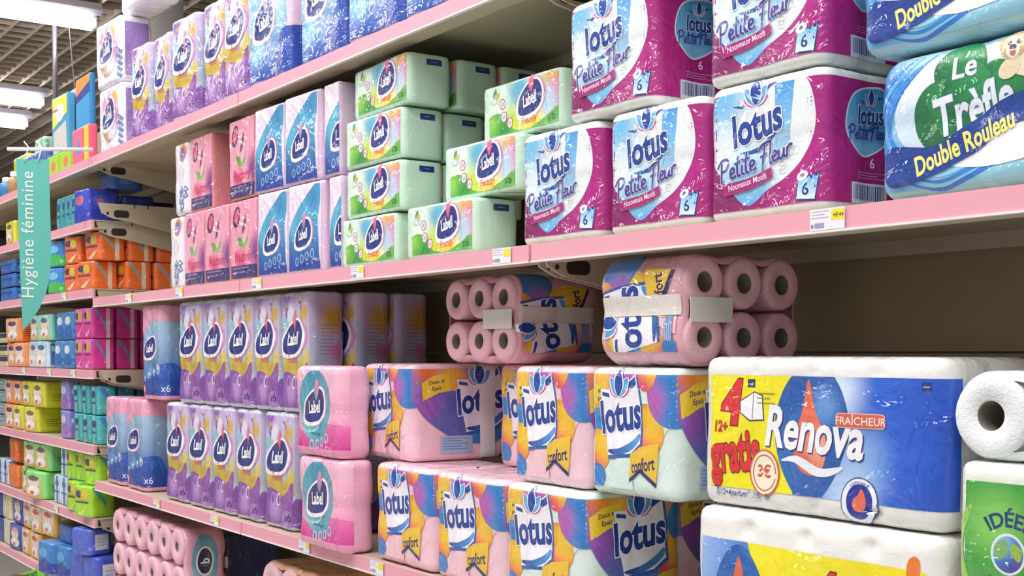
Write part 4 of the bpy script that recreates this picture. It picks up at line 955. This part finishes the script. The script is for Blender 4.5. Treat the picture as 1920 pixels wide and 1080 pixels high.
# lower shelf: tall six-roll packs
G = 'purple and yellow six-roll packs'
for t in (0, 1):
    for i, px in enumerate(((350, 395, 442, 487, 550), (376, 424, 473, 528, 577))[t]):
        put('fantasy', px, Y1 + .002 * i, T_LOW + .307 * t, 'purple and yellow six-roll pack, %s of five in the front %s row' % (('leftmost', 'second from left', 'middle', 'second from right', 'rightmost')[i], ('lower', 'upper')[t]), TP, G)
for t in (0, 1):
    for i in (0, 1):
        put('fantasy', 664, Y1 + .12, T_LOW + .307 * t, 'purple six-roll pack in the shade, %s behind the rightmost front one, %s tier' % (('first', 'second')[i], ('hidden lower', 'upper')[t]), TP, G)
        PK[-1]['y'] += .111 * i
G = 'blue six-roll packs with pink tops'
put('bluepink', 231, Y1, T_LOW, 'blue six-roll pack with pink top at the very left end of the shelf', TP, G)
put('bluepink', 272, Y1, T_LOW, 'blue six-roll pack with pink top beside the purple packs, on the shelf', TP, G)
put('bluepink', 265, Y1 + .002, T_LOW + .307, 'upper blue six-roll pack with pink top at the left end, in shade', TP, G, left=True)
put('bluepink', 335, Y1 + .116, T_LOW + .307, 'upper blue six-roll pack just behind the purple front row', TP, G)
put('pinklabell', 646, Y1 - .05, T_LOW, 'pink roll pack with teal oval standing on the shelf rail', TP, 'pink packs with a teal oval', fixed=True)
put('pinklabell', 640, Y1 - .05, T_LOW + .2145, 'pink roll pack with teal oval stacked on the lower one', TP, 'pink packs with a teal oval', fixed=True)
# lower shelf: bright orange, blue and yellow blob packs
G = 'roll packs with orange and blue blobs'
CH = .2175
put('confort_pink', 812, Y1 - .012, T_LOW, 'pink roll pack with orange and blue blobs beside the pink teal-oval pack, lower tier', TP, G)
put('confort_pink', 944, Y1 - .016, T_LOW, 'pink roll pack with orange and blue blobs at the bottom, touching the mint one', TP, G)
put('confort_mint', 1098, Y1 - .02, T_LOW, 'mint white roll pack with orange and blue blobs in the lower tier, two logos showing', TP, G)
put('confort_pink', 1258, Y1 + .20, T_LOW, 'pink roll pack in the gap left of the lower yellow pack', TP, G)
pa = put('confort_deep', 757, Y1 + .01, T_LOW + CH, 'pink roll pack with a white carrying strap down its side, upper tier', TP, G, yaw=-4)
put('confort_pink', 931, Y1 + .15, T_LOW + CH, 'pink roll pack set back behind the strapped one, only a sliver showing', TP, G, left=True)
put('confort_pink', 1117, Y1, T_LOW + CH, 'pink roll pack with orange and blue blobs in the upper tier, beside the mint one', TP, G)
put('confort_mint', 1268, Y1, T_LOW + CH, 'mint white roll pack in the upper tier beside the yellow pack', TP, G)
Bc = KIND['confort_deep'][1]; A = Art(); A.part('carry_strap'); u0 = Bc.Lf + Bc.Ls * .54
A.poly(rect(u0, .006, u0 + .038, Bc.H - .004), '#eeecea', .02); so = A.build(Bc.art, pa, mat('strap_print', attr=True, rough=.5, coat=.2), base=.003)
lying('lie_end', 2, 3, .0445, .20, 'e9b7c4', 'e3a9b8', art_lotus_up, (False, .105), .0165)
lying('lie_side', 2, 3, .0445, .20, 'e9b7c4', 'e3a9b8', art_lotus_up, (True, .115), .0165)
TT = T_LOW + CH * 2 + .001
put('lie_end', 1284, Y1 + .005, TT, 'pink pack lying on its side with six roll ends facing right, on the mint pack', TP, 'lying pink packs', lie='x')
put('lie_side', 966, Y1 + .09, TT, 'pink pack lying on its side with roll ends facing the aisle, under the middle shelf', TP, 'lying pink packs', lie='x', yaw=90, left=True)
put('renova', 1314, Y1 - .005, T_LOW + .227, 'yellow and blue roll pack with white lettering and orange drop, upper of two', TP, 'yellow and blue packs', left=True, fixed=True)
put('renova2', 1300, Y1 - .02, T_LOW, 'yellow and blue roll pack at the bottom edge of the photo, under the other one', TP, 'yellow and blue packs', left=True, fixed=True)
put('idees', 1780, Y1 - .02, T_LOW, 'green kitchen roll pack with globe emblem at the right edge', 'kitchen roll', left=True)
lying('white_end', 1, 2, .053, .22, 'e9eef0', 'dfe6ea', art_none, None, .018)
put('white_end', 1780, Y1 - .01, T_LOW + .326, 'white rolls in clear film lying on the green kitchen roll pack', TP, lie='x', yaw=90, left=True)
PK[-1]['x'] = xat(1779, Y1 - .01, 1.32) + KIND['white_end'][1].D / 2
# top shelf
G = 'purple packs on the top shelf'
for i, px in enumerate((284, 316, 368, 425, 468)): put('fantasy', px, Y1 + (.004, .012, 0, .006, 0)[i], T_TOP, 'purple and yellow pack on the top shelf, %s of five' % ('leftmost', 'second from left', 'middle', 'second from right', 'rightmost')[i], TP, G, yaw=(2, -2, 3, -1, 1)[i])
put('fantasy', 250, Y1 + .10, T_TOP, 'purple pack behind the white emblem packs on the top shelf', TP, G)
G = 'blue packs on the top shelf'
for i, px in enumerate((538, 641, 752, 872)): put('topblue', px, Y1, T_TOP, 'blue film-wrapped roll pack on the top shelf, %s of four' % ('leftmost', 'second from left', 'third from left', 'rightmost')[i], TP, G, yaw=(1, -2, 1, 0)[i])
G = 'white emblem packs on the top shelf'
put('topwhite', 226, Y1, T_TOP, 'white napkin pack with dark emblem standing on the top shelf', 'napkins', G)
put('topwhite', 224, Y1 + .003, T_TOP + .228, 'white napkin pack with dark emblem stacked on the lower one', 'napkins', G, yaw=2)
def k_softbag():
    B = Body(.30, .12, .105, .03, 1, 1, 1, .001, .03, .01, 10, 77); r = base('napkin_bag', B, film('f4f2f8')); A = Art((0, 0, B.Lf + B.Ls, B.H))
    A.poly(ell(B.Lf * .62, .066, .05, .036), spots('#e9d6ea', [(B.Lf * .5, .06, .04, '#7fbfd8'), (B.Lf * .75, .08, .04, '#ee8ab0')])); A.part('brand_emblem'); A.poly(ell(B.Lf * .62, .06, .028, .02), '#2a3f90'); lines(A, B.Lf * .56, .06, .03, 1, '#e6e8f4', .01, .006)
    A.build(B.art, r); reg('softbag', r, B)
k_softbag()
put('softbag', 278, Y1 + .03, T_TOP + .456, 'soft white bag lying on top of the white emblem packs', 'napkins')
# base shelf packs
lying('bigpink', 4, 6, .0575, .125, 'eab9c8', 'e9a9c2', art_bigpink, (False, .02), .016)
o = put('bigpink', 345, Y1 - .012, T_BASE + .02, 'big pink many-roll pack with roll ends and a teal side oval, bottom shelf', TP, lie='x', yaw=90, left=True)
MB().box(.10, -.19, -.0105, .136, -.345, -.0095).build('strap_end', mat('strap_film', 'cfcbc4', .5, .3), o)
lying('bigorange', 4, 3, .0575, .20, 'efc3cc', 'eeb088', art_orange, None, .018)
put('bigorange', 600, Y1 + .006, T_BASE + .006, 'pink and orange roll pack at the bottom under the purple packs', TP, lie='x', yaw=90, left=True)
def k_navy():
    B = Body(.30, .20, .44, .02, 1, 1, 1, .001, .01, .004, 9, 71); r = base('roll_sack', B, film('22306c')); A = Art((0, 0, B.Lf, B.H)); A.poly(rect(.02, .3, B.Lf - .02, .40), '#2d4690'); A.build(B.art, r); reg('navy', r, B)
k_navy()
put('navy', 420, Y1 + .16, T_BASE, 'dark navy pack in the shade behind the big pink pack', TP)
# ------------------------------------------------------------------ crowded bay on the left: small packs
SPk = 'sanitary pack'
def row(tier, items, Z0, Y0=Y1, group=None, cat=SPk):
    """items: (kind, corner pixel column, lift above the shelf, extra depth, yaw, label)"""
    for k, px, lift, dy, yaw, lab in items:
        put(k, px, Y0 + dy, Z0 + lift, lab, cat, group, yaw=yaw)
        p = PK[-1]; c = xat(px, Y0 + dy, Z0 + lift)
        if tier < 7 and c > -4.474 and tier != 1:                      # keep inside the bay: the pack stands farther back on the shelf
            y2 = (Y0 + dy) * -4.474 / c; p['x'] += -4.474 - c; p['y'] += y2 - Y0 - dy
OR = '#ee6a1c'
small('orange', 'sanitary_pack', .125, .10, .1025, OR, 'diag', ('#a39a90', '#e6d2b4', '#f0d0a4', '#e8702c'), seed=1)
small('magenta', 'sanitary_pack', .105, .085, .112, '#e0309a', 'diag', ('#8f7cc0', '#e6c9cf', '#f0a8cf', '#e884bc'), r=.008, seed=2)
small('lime', 'sanitary_pack', .12, .105, .112, '#9fdc1c', 'diag', ('#4fb0a0', '#a8d42c', '#c8e060', '#a4cc20'), r=.018, seed=3)
small('teal', 'sanitary_pack', .085, .07, .105, '#3fb4b4', 'stripe', ('#3aa6ac', '#8fd4d0', '#3a4a86', '#2a86c4'), seed=4)
small('yellow', 'wipes_pack', .15, .14, .105, '#d6dc2c', 'baby', ('#e0b42c', '#d6dc3c', '#7a6a3a', '#d2dc2a'), seed=5)
small('mint', 'wipes_pack', .14, .12, .105, '#8fdccc', 'baby', ('#d8c46a', '#9fe0d4', '#5a6a8a', '#57b8ac'), seed=6)
small('whiteblue', 'wipes_pack', .15, .08, .108, '#cfe4ec', 'baby', ('#e4e0ea', '#a8d8e8', '#4a5a9a', '#4a86c8'), seed=7)
small('bluebag', 'wipes_pack', .12, .06, .108, '#3f86c8', 'wave', ('#2a6cb8', '#dfe9f4', '#5aa8dc'), seed=8)
small('orangebox', 'wipes_pack', .20, .09, .105, '#f08a3c', 'baby', ('#f09a4a', '#f0b48a', '#5a3a6a', '#ee7a2c'), seed=9)
small('violet', 'sanitary_pack', .11, .05, .11, '#8a86d8', 'wave', ('#a070c4', '#d8d4f0', '#6f8fd8'), seed=10)
small('green', 'wipes_pack_', .1, .1, .1, '#7fdc7c', 'flat', ('#4f9c7c', '#3a6a5a')) if False else None
small('greenwipes', 'wipes_pack', .17, .13, .11, '#84e07c', 'baby', ('#e0a83a', '#8ae084', '#6a5a4a', '#7fdc7a'), r=.02, seed=11)
small('tub', 'plastic_tub', .16, .12, .10, '#ec6a24', 'band', ('#f08a3a', '#f0782c', '#d8561c'), seed=12)
small('bluewhite', 'sanitary_pack', .10, .05, .113, '#c4d8ee', 'stripe', ('#e4ecf4', '#4a7ac4', '#3a6ab8', '#4a80c8'), seed=13)
small('navybag', 'wipes_pack', .17, .10, .115, '#3c46a8', 'baby', ('#34409c', '#5a68c0', '#e0b0a8', '#323c98'), seed=14)
small('nappy', 'nappy_pack', .17, .13, .113, '#e0a83a', 'baby', ('#e8b23a', '#f0e8e0', '#d85a3a', '#e0b04a'), seed=15)
small('bluecyl', 'nappy_pack', .19, .11, .125, '#2a80c8', 'wave', ('#1f3f9c', '#56a8e0', '#3a94d4'), r=.04, seed=16)
small('bluesoft', 'nappy_pack', .13, .11, .13, '#3a55c4', 'flat', ('#d8dce4', '#a8b4d8'), r=.025, seed=17)
small('tealS', 'sanitary_pack', .075, .07, .125, '#3aa0ac', 'stripe', ('#2f96a6', '#7cccd0', '#3a4a80', '#2a80b8'), seed=18)
small('royal', 'sanitary_pack', .13, .12, .125, '#3246c8', 'wave', ('#2a3cb4', '#c46a8a', '#4a60d8'), seed=19)
small('redbox', 'sanitary_pack', .13, .11, .06, '#c0503a', 'band', ('#c85a40', '#d8a090', '#e0c0b0'), r=.004, seed=20)
small('rollgreen', 'wet_roll_pack', .14, .07, .102, '#2f86d0', 'wave', ('#3fc04c', '#7cc0ec', '#9ad0f0'), r=.02, seed=21)
small('stack', 'stacked_box', .25, .12, .056, '#2a6ac0', 'band', ('#2a78c8', '#1f3f9c', '#d8d020'), r=.004, seed=22)
small('beigebox', 'stacked_box', .2, .10, .045, '#d8cca8', 'band', ('#2a2a3a', '#3c3c50', '#d8cca8'), r=.004, seed=23)
small('greybox', 'stacked_box', .2, .10, .05, '#8fa8ae', 'band', ('#7a9aa4', '#c8d4d4', '#5a6a70'), r=.004, seed=24)
small('cream', 'nappy_pack', .16, .10, .115, '#e4dcb4', 'flat', ('#d8cfa4', '#b8ac80'), seed=25)
small('darkblue', 'sanitary_pack', .16, .12, .11, '#2a3f9c', 'flat', ('#24389a', '#6a7cc8'), seed=26)
small('bluelow', 'nappy_pack', .15, .12, .065, '#2f62b8', 'flat', ('#3a7cc8', '#a8c4e8'), r=.02, seed=27)
small('bluelean', 'nappy_pack', .13, .10, .095, '#4a5fc8', 'flat', ('#dcdfe4', '#a8b4d8'), r=.025, seed=28)
Z = LEFT[3]; G = 'orange sanitary packs'
row(3, [('orange', 146, 0, 0, 8, 'orange sanitary pack, leftmost at the front of its bottom row'), ('orange', 174, 0, 0, 10, 'orange sanitary pack, middle one at the front of its bottom row'), ('orange', 201, 0, 0, 6, 'orange sanitary pack at the right end of the front bottom row'),
        ('orange', 149, .104, .004, 10, 'orange sanitary pack, leftmost at the front of the upper row'), ('orange', 187, .104, .004, 8, 'orange sanitary pack, middle one at the front of the upper row'), ('orange', 215, .104, .0, 6, 'orange sanitary pack at the right end of the front upper row')], Z, group=G)
for d in (1, 2):
    row(3, [('orange', 205 + 50 * d, 0, .115 * d, 0, 'orange sanitary pack in the shade, bottom row, %s behind the front one' % ('first', 'second', 'third')[d - 1]), ('orange', 215 + 50 * d, .104, .115 * d, 0, 'orange sanitary pack in the shade, upper row, %s behind the front one' % ('first', 'second', 'third')[d - 1])], Z, group=G)
row(3, [('rollgreen', 116, 0, 0, 8, 'blue pack with green wave right of the banner, on the shelf'), ('rollgreen', 117, .104, 0, 8, 'blue pack with green wave right of the banner, stacked on another')], Z, group='blue packs with a green wave')
for t, n in enumerate(('bottom', 'middle', 'top')): row(3, [('stack', 27, .062 * t + .0, 0, 0, 'blue and yellow flat box at the left edge, %s of its stack' % n)], Z, group='blue and yellow boxes', cat='box')
Z = LEFT[4]; G = 'magenta sanitary packs'
for t, n in enumerate(('lower', 'upper')):
    row(4, [('magenta', 156, .114 * t, 0, 0, 'magenta sanitary pack, left one at the front of the %s row' % n), ('magenta', 172, .114 * t, 0, 0, 'magenta sanitary pack, right one at the front of the %s row' % n)], Z, group=G)
    for d in (1, 2): row(4, [('magenta', 172 + 46 * d, .114 * t, .095 * d, 0, 'magenta sanitary pack %s behind the front one of the %s row' % (('first', 'second')[d - 1], n))], Z, group=G)
row(4, [('orangebox', 33, 0, 0, 0, 'orange wipes pack, left one of the lower orange pair'), ('orangebox', 50, 0, 0, 4, 'orange wipes pack, right one of the lower orange pair'), ('orangebox', 38, .108, 0, 4, 'orange wipes pack on top of the orange pair, beside the banner tip')], Z, group='orange wipes packs')
row(4, [('whiteblue', 71, 0, 0, 0, 'white and blue wipes pack, left one under the mint packs'), ('whiteblue', 90, 0, 0, 5, 'white and blue wipes pack, right one under the mint packs')], Z, group='white and blue wipes packs')
row(4, [('mint', 73, .111, 0, 0, 'mint wipes pack with yellow top beside the banner tip'), ('mint', 95, .111, 0, 4, 'mint wipes pack with yellow top and a portrait')], Z, group='mint wipes packs')
row(4, [('bluebag', 118, 0, 0, 0, 'dark blue wipes pack, lower left of the blue ones beside the magenta packs'), ('bluebag', 136, 0, 0, 0, 'blue wipes pack, lower one touching the magenta packs'), ('bluebag', 122, .111, .004, 0, 'blue wipes pack, upper left of the blue ones'), ('bluebag', 137, .111, 0, 0, 'blue wipes pack, upper one touching the magenta packs')], Z, group='blue wipes packs')
for t, n in enumerate(('lowest', 'second lowest', 'third', 'topmost')): row(4, [('beigebox', 14, .048 * t, 0, 0, 'dark and beige flat box at the left edge, %s of its stack' % n)], Z, group='dark and beige boxes', cat='box')
Z = LEFT[5]
row(5, [('yellow', 43, 0, 0, 6, 'lime yellow wipes pack, leftmost of the lower three'), ('yellow', 56, 0, .03, 3, 'lime yellow wipes pack, middle of the lower three'), ('yellow', 71, 0, 0, 8, 'lime yellow wipes pack at the right of the lower row'), ('yellow', 60, .108, 0, 3, 'lime yellow wipes pack, middle of the upper row'), ('yellow', 83, .108, 0, 5, 'lime yellow wipes pack at the right of the upper row')], Z, group='lime yellow wipes packs')
row(5, [('orangebox', 32, 0, 0, 2, 'orange wipes pack in the lower row beside the lime yellow ones'), ('orangebox', 26, .108, 0, 0, 'orange wipes pack, left of the two in the upper row beside lime yellow'), ('orangebox', 44, .108, 0, 0, 'orange wipes pack touching the upper lime yellow row')], Z, group='orange wipes packs')
G = 'teal sanitary packs'
for t, n in enumerate(('lower', 'upper')):
    row(5, [('violet', 128, .113 * t, 0, 0, 'violet sanitary pack left of the teal ones, %s' % n)], Z, group='violet sanitary packs')
    for i, px in enumerate(((151, 167, 184), (149, 165, 183))[t]): row(5, [('teal', px, .108 * t, 0, 0, 'teal sanitary pack, %s of the %s front row' % (('left one', 'middle one', 'right one')[i], n))], Z, group=G)
    for d in (1, 2): row(5, [('teal', 183 + 36 * d, .108 * t, .08 * d, 0, 'teal sanitary pack %s behind the right end of the %s row' % (('first', 'second')[d - 1], n))], Z, group=G)
for t in range(4): row(5, [('greybox', 11, .055 * t, 0, 0, 'grey flat box at the left edge, %s of its stack' % ('bottom', 'second', 'third', 'top')[t])], Z, group='grey boxes', cat='box')
Z = LEFT[6]
row(6, [('tub', 33, 0, 0, 0, 'orange plastic tub standing on the shelf, lower of two'), ('tub', 30, .104, 0, -4, 'orange plastic tub stacked on another')], Z, group='orange tubs', cat='tub')
row(6, [('greenwipes', 64, 0, 0, 4, 'green wipes pack with orange top, left of the lower pair'), ('greenwipes', 82, 0, -.02, 12, 'green wipes pack bulging over the rail, right of the lower pair'), ('greenwipes', 70, .115, 0, 6, 'green wipes pack with orange top, left of the upper pair'), ('greenwipes', 92, .115, 0, 6, 'green wipes pack with orange top, right of the upper pair')], Z, group='green wipes packs')
G = 'bright lime sanitary packs'
row(6, [('lime', 146, 0, -.02, 5, 'bright lime sanitary pack, left of the bottom two, drooping over the rail'), ('lime', 170, 0, -.03, 14, 'bright lime sanitary pack at the lower right end, over the rail'), ('lime', 144, .113, 0, 6, 'bright lime sanitary pack, left of the upper three'), ('lime', 158, .113, .01, 5, 'bright lime sanitary pack, middle of the upper three'), ('lime', 183, .113, 0, 8, 'bright lime sanitary pack, right of the upper three')], Z, group=G)
row(6, [('bluewhite', 127, .0, 0, 0, 'pale blue sanitary pack left of the bright lime ones, lower'), ('bluewhite', 128, .114, 0, 0, 'pale blue sanitary pack left of the bright lime ones, upper'), ('bluewhite', 6, 0, 0, 0, 'pale blue upright pack at the left edge, left one'), ('bluewhite', 16, 0, 0, 0, 'pale blue upright pack at the left edge, right one'), ('bluewhite', 115, .0, .0, 0, 'pale blue sanitary pack beside the green wipes packs')], Z, group='pale blue sanitary packs')
Z = LEFT[7]; G = 'orange topped nappy packs'
row(7, [('nappy', 58, 0, 0, 0, 'orange nappy pack, left of the lower pair'), ('nappy', 75, 0, 0, 0, 'orange nappy pack, right of the lower pair'), ('nappy', 62, .118, 0, 0, 'orange nappy pack, left of the upper three'), ('nappy', 80, .118, 0, 4, 'orange nappy pack, middle of the upper three'), ('nappy', 104, .118, 0, 4, 'orange nappy pack, right of the upper three')], Z, group=G, cat='nappies')
row(7, [('navybag', 42, 0, 0, 5, 'navy wipes pack with pink print, lower one'), ('navybag', 43, .118, 0, 0, 'navy wipes pack with pink print, upper one'), ('cream', 22, 0, 0, 0, 'cream nappy pack standing at the left'), ('cream', 19, .116, 0, 0, 'cream nappy pack stacked at the left'), ('darkblue', 7, 0, 0, 0, 'dark blue pack at the left edge, lower'), ('darkblue', 7, .113, 0, 0, 'dark blue pack at the left edge, upper')], Z, group='packs at the left end', cat='pack')
row(7, [('bluecyl', 104, -.0, -.05, 8, 'round-cornered blue nappy pack, left of two in front'), ('bluecyl', 128, -.0, -.03, 4, 'round-cornered blue nappy pack, right of two in front'), ('bluelow', 130, .127, 0, 0, 'flat blue pack lying on the round-cornered blue nappy packs')], Z, group='round-cornered blue packs', cat='nappies')
row(7, [('bluesoft', 158, 0, -.02, 10, 'soft blue pack at the bottom, left of two beside the big pink pack'), ('bluesoft', 180, 0, -.02, 6, 'soft blue pack touching the big pink pack'), ('bluelean', 184, .133, .03, 0, 'soft blue pack in the shade beside the pink roll ends')], Z, group='soft blue packs', cat='nappies')
put('bluelean', 168, Y1 - .03, Z + .133, 'soft blue pack with pale side turned outwards, on top of the others', 'nappies', 'soft blue packs', yaw=16)
Z = LEFT[2]
for i, px in enumerate((116, 125, 134, 143)): row(2, [('tealS', px, 0, 0, 0, 'small teal pack under the top shelf, %s of four' % ('leftmost', 'second', 'third', 'rightmost')[i])], Z, group='small teal packs')
row(2, [('royal', 165, 0, 0, 6, 'royal blue pack beside the small teal packs'), ('darkblue', 230, 0, .13, 0, 'dark blue pack behind the royal blue one, in shade'), ('darkblue', 275, 0, .26, 0, 'dark blue pack at the back behind the bare bracket'), ('redbox', 322, .0, .33, 0, 'dull red box at the back behind the bare bracket'), ('yellow', 26, 0, 0, 0, 'yellow green pack at the left edge beside the banner'), ('bluelow', 208, .113, .08, 0, 'flat blue pack lying high under the top shelf')], Z, group=None)
# top shelf of the left bay: boxes and bottles
def tallbox(key, W, D, H, base_c, panels):
    B = Body(W, D, H, .004, 1, 1, 1, 0, .003, .0, 10, 90); r = empty('tall_box'); B.mesh('carton', mat('card_' + base_c.lstrip('#'), base_c, .45, .2), r); A = Art((0, 0, B.Lf + B.Ls, H))
    for nm, P, c in panels: A.part(nm); A.poly([(x * B.Lf if x <= 1 else B.Lf + (x - 1) * B.Ls, y * H) for x, y in P], c)
    A.build(B.art, r, PRINTM); reg(key, r, B)
tallbox('boxA', .20, .03, .235, '#4a9cc8', [('printed_panel', [(.06, .48), (.06, .97), (.96, .97), (.96, .68)], '#efe24a'), ('portrait', ell(.5, .72, .26, .15), '#f6eef2'), ('caption', [(.06, .76), (.4, .76), (.4, .80), (.06, .80)], '#c46a9a'), ('lower_photo', [(.1, .05), (.1, .42), (.9, .55), (.96, .08)], '#c9c4be')])
tallbox('boxB', .19, .03, .255, '#6a8ac4', [('printed_panel', [(.1, .75), (.1, .98), (.95, .98), (.95, .75)], '#c8b4d8'), ('brown_shape', [(.15, .35), (.15, .76), (.5, .76), (.75, .42), (.75, .35)], '#b8763c'), ('lower_print', [(.1, .05), (.1, .32), (.95, .32), (.95, .05)], '#e0c060')])
tallbox('boxC', .19, .02, .205, '#2f86c0', [('printed_panel', [(.05, .02), (.05, .60), (.97, .68), (.97, .02)], '#3a96cc'), ('orange_top', [(.03, .68), (.03, .99), (.98, .99), (.98, .86)], '#e88a34'), ('navy_caption', [(.03, .55), (.03, .68), (.98, .86), (.98, .66)], '#28408c')])
tallbox('redtri', .22, .03, .135, '#e8587a', [('printed_panel', [(.05, .04), (.05, .96), (.65, .96), (.65, .04)], '#ec6a84'), ('triangle', [(.2, .3), (.35, .8), (.52, .3)], '#6a8ac0'), ('yellow_strip', [(.7, .02), (.7, .98), (.97, .98), (.97, .02)], '#ecc83a')])
tallbox('limebox', .19, .05, .08, '#9ccc2c', [('printed_panel', [(.05, .05), (.05, .95), (.95, .95), (.95, .05)], '#a4d43a'), ('orange_spot', ell(.5, .45, .2, .25), '#e8825a')])
Z = T_TOP
row(1, [('limebox', 114, 0, 0, 0, 'lime green box right of the banner, left one'), ('limebox', 136, 0, 0, 0, 'lime green box right of the banner, next to the red triangle box')], Z, group='lime green boxes', cat='box')
row(1, [('redtri', 168, 0, -.0, 0, 'red and yellow box with a blue triangle')], Z, cat='box')
row(1, [('boxA', 128, .082, .03, 2, 'tall blue and yellow box standing behind the lime boxes'), ('boxB', 148, .082, .05, 0, 'tall lilac box with a brown shape, between two tall boxes'), ('boxC', 170, .137, .035, 0, 'blue box with an orange top above the red triangle box')], Z, cat='box')
small('limebag', 'snack_bag', .26, .06, .20, '#c4d034', 'wave', ('#a8c82c', '#dce05a', '#b4c430'), r=.02, seed=61)
small('bluegift', 'soap_pack', .20, .06, .135, '#4a6ab8', 'flat', ('#7a94d8', '#dfe6f4'), r=.01, seed=62)
small('palegreen', 'tall_pack', .16, .05, .23, '#b4dcc8', 'stripe', ('#8fd0a8', '#dfe9ee', '#4a8ac0', '#6fbf8a'), r=.012, seed=63)
row(1, [('bluegift', 62, .0, .01, 0, 'blue soap pack behind the top of the banner'), ('bluegift', 82, .0, .01, 0, 'blue soap pack behind the banner hooks')], Z, group='blue soap packs', cat='pack')
row(1, [('palegreen', 84, .0, .08, 0, 'pale green striped tall pack left of the tall blue and yellow box')], Z, cat='pack')
row(1, [('limebag', 52, .0, .085, 0, 'lime bag at the far left of the top shelf')], Z, cat='pack')
def bottle(px, lab, body, cap, h, r=.022):
    b = empty('bottle'); tag(b, lab, 'bottle', 'bottles on the top shelf'); b.location = (xat(px, FRONT + .04, Z + .03), FRONT + .045, Z)
    MB().lathe([(.001, 0), (r, .001), (r, h * .62), (r * .85, h * .72), (r * .5, h * .78), (r * .5, h * .8), (.001, h * .8)], 18).build('bottle_body', film(body), b, True)
    MB().lathe([(r * .62, h * .78), (r * .62, h * .97), (r * .4, h), (.001, h)], 16).build('bottle_cap', film(cap), b, True)
bottle(11, 'blue bottle with white cap at the left edge', '2f80c4', 'f2f0ee', .10, .032)
bottle(25, 'brownish bottle with white cap beside the banner', 'b08a5a', 'f2f0ee', .11, .028)
# green offer card at the lower left
cx = atY(50, 1070, FRONT - .02); ca = empty('offer_card', (cx.x, FRONT - .02, cx.z - .10)); tag(ca, 'bright green offer card with dark lettering at the bottom left corner', 'sign')
a0, a1 = atY(14, 1075, FRONT - .02), atY(76, 1056, FRONT - .02); W_ = a1.x - a0.x; sl = (a1.z - a0.z) / W_
MB().prism([(-W_ / 2, .095 - sl * W_ / 2), (-W_ / 2, -.12), (W_ / 2, -.12), (W_ / 2, .095 + sl * W_ / 2)], 'y', 0, .002).build('card', mat('card_green', '7ad422', .5), ca)
A = Art(); A.part('card_print'); A.poly([(-W_ * .5 + .03, -.1), (-W_ * .5 + .03, .05), (W_ * .18, .05 + sl * .2), (W_ * .18, -.1)], '#8a3f34'); A.part('card_text'); A.text('AVANTAGE CARTE', 0, .066, .019, '#1d3a2a', math.atan(sl), .06, 0, .9 * W_ / .27 * .8)
A.build(lambda u, v, o: (u, -o, v), ca, PRINTM)

settle()
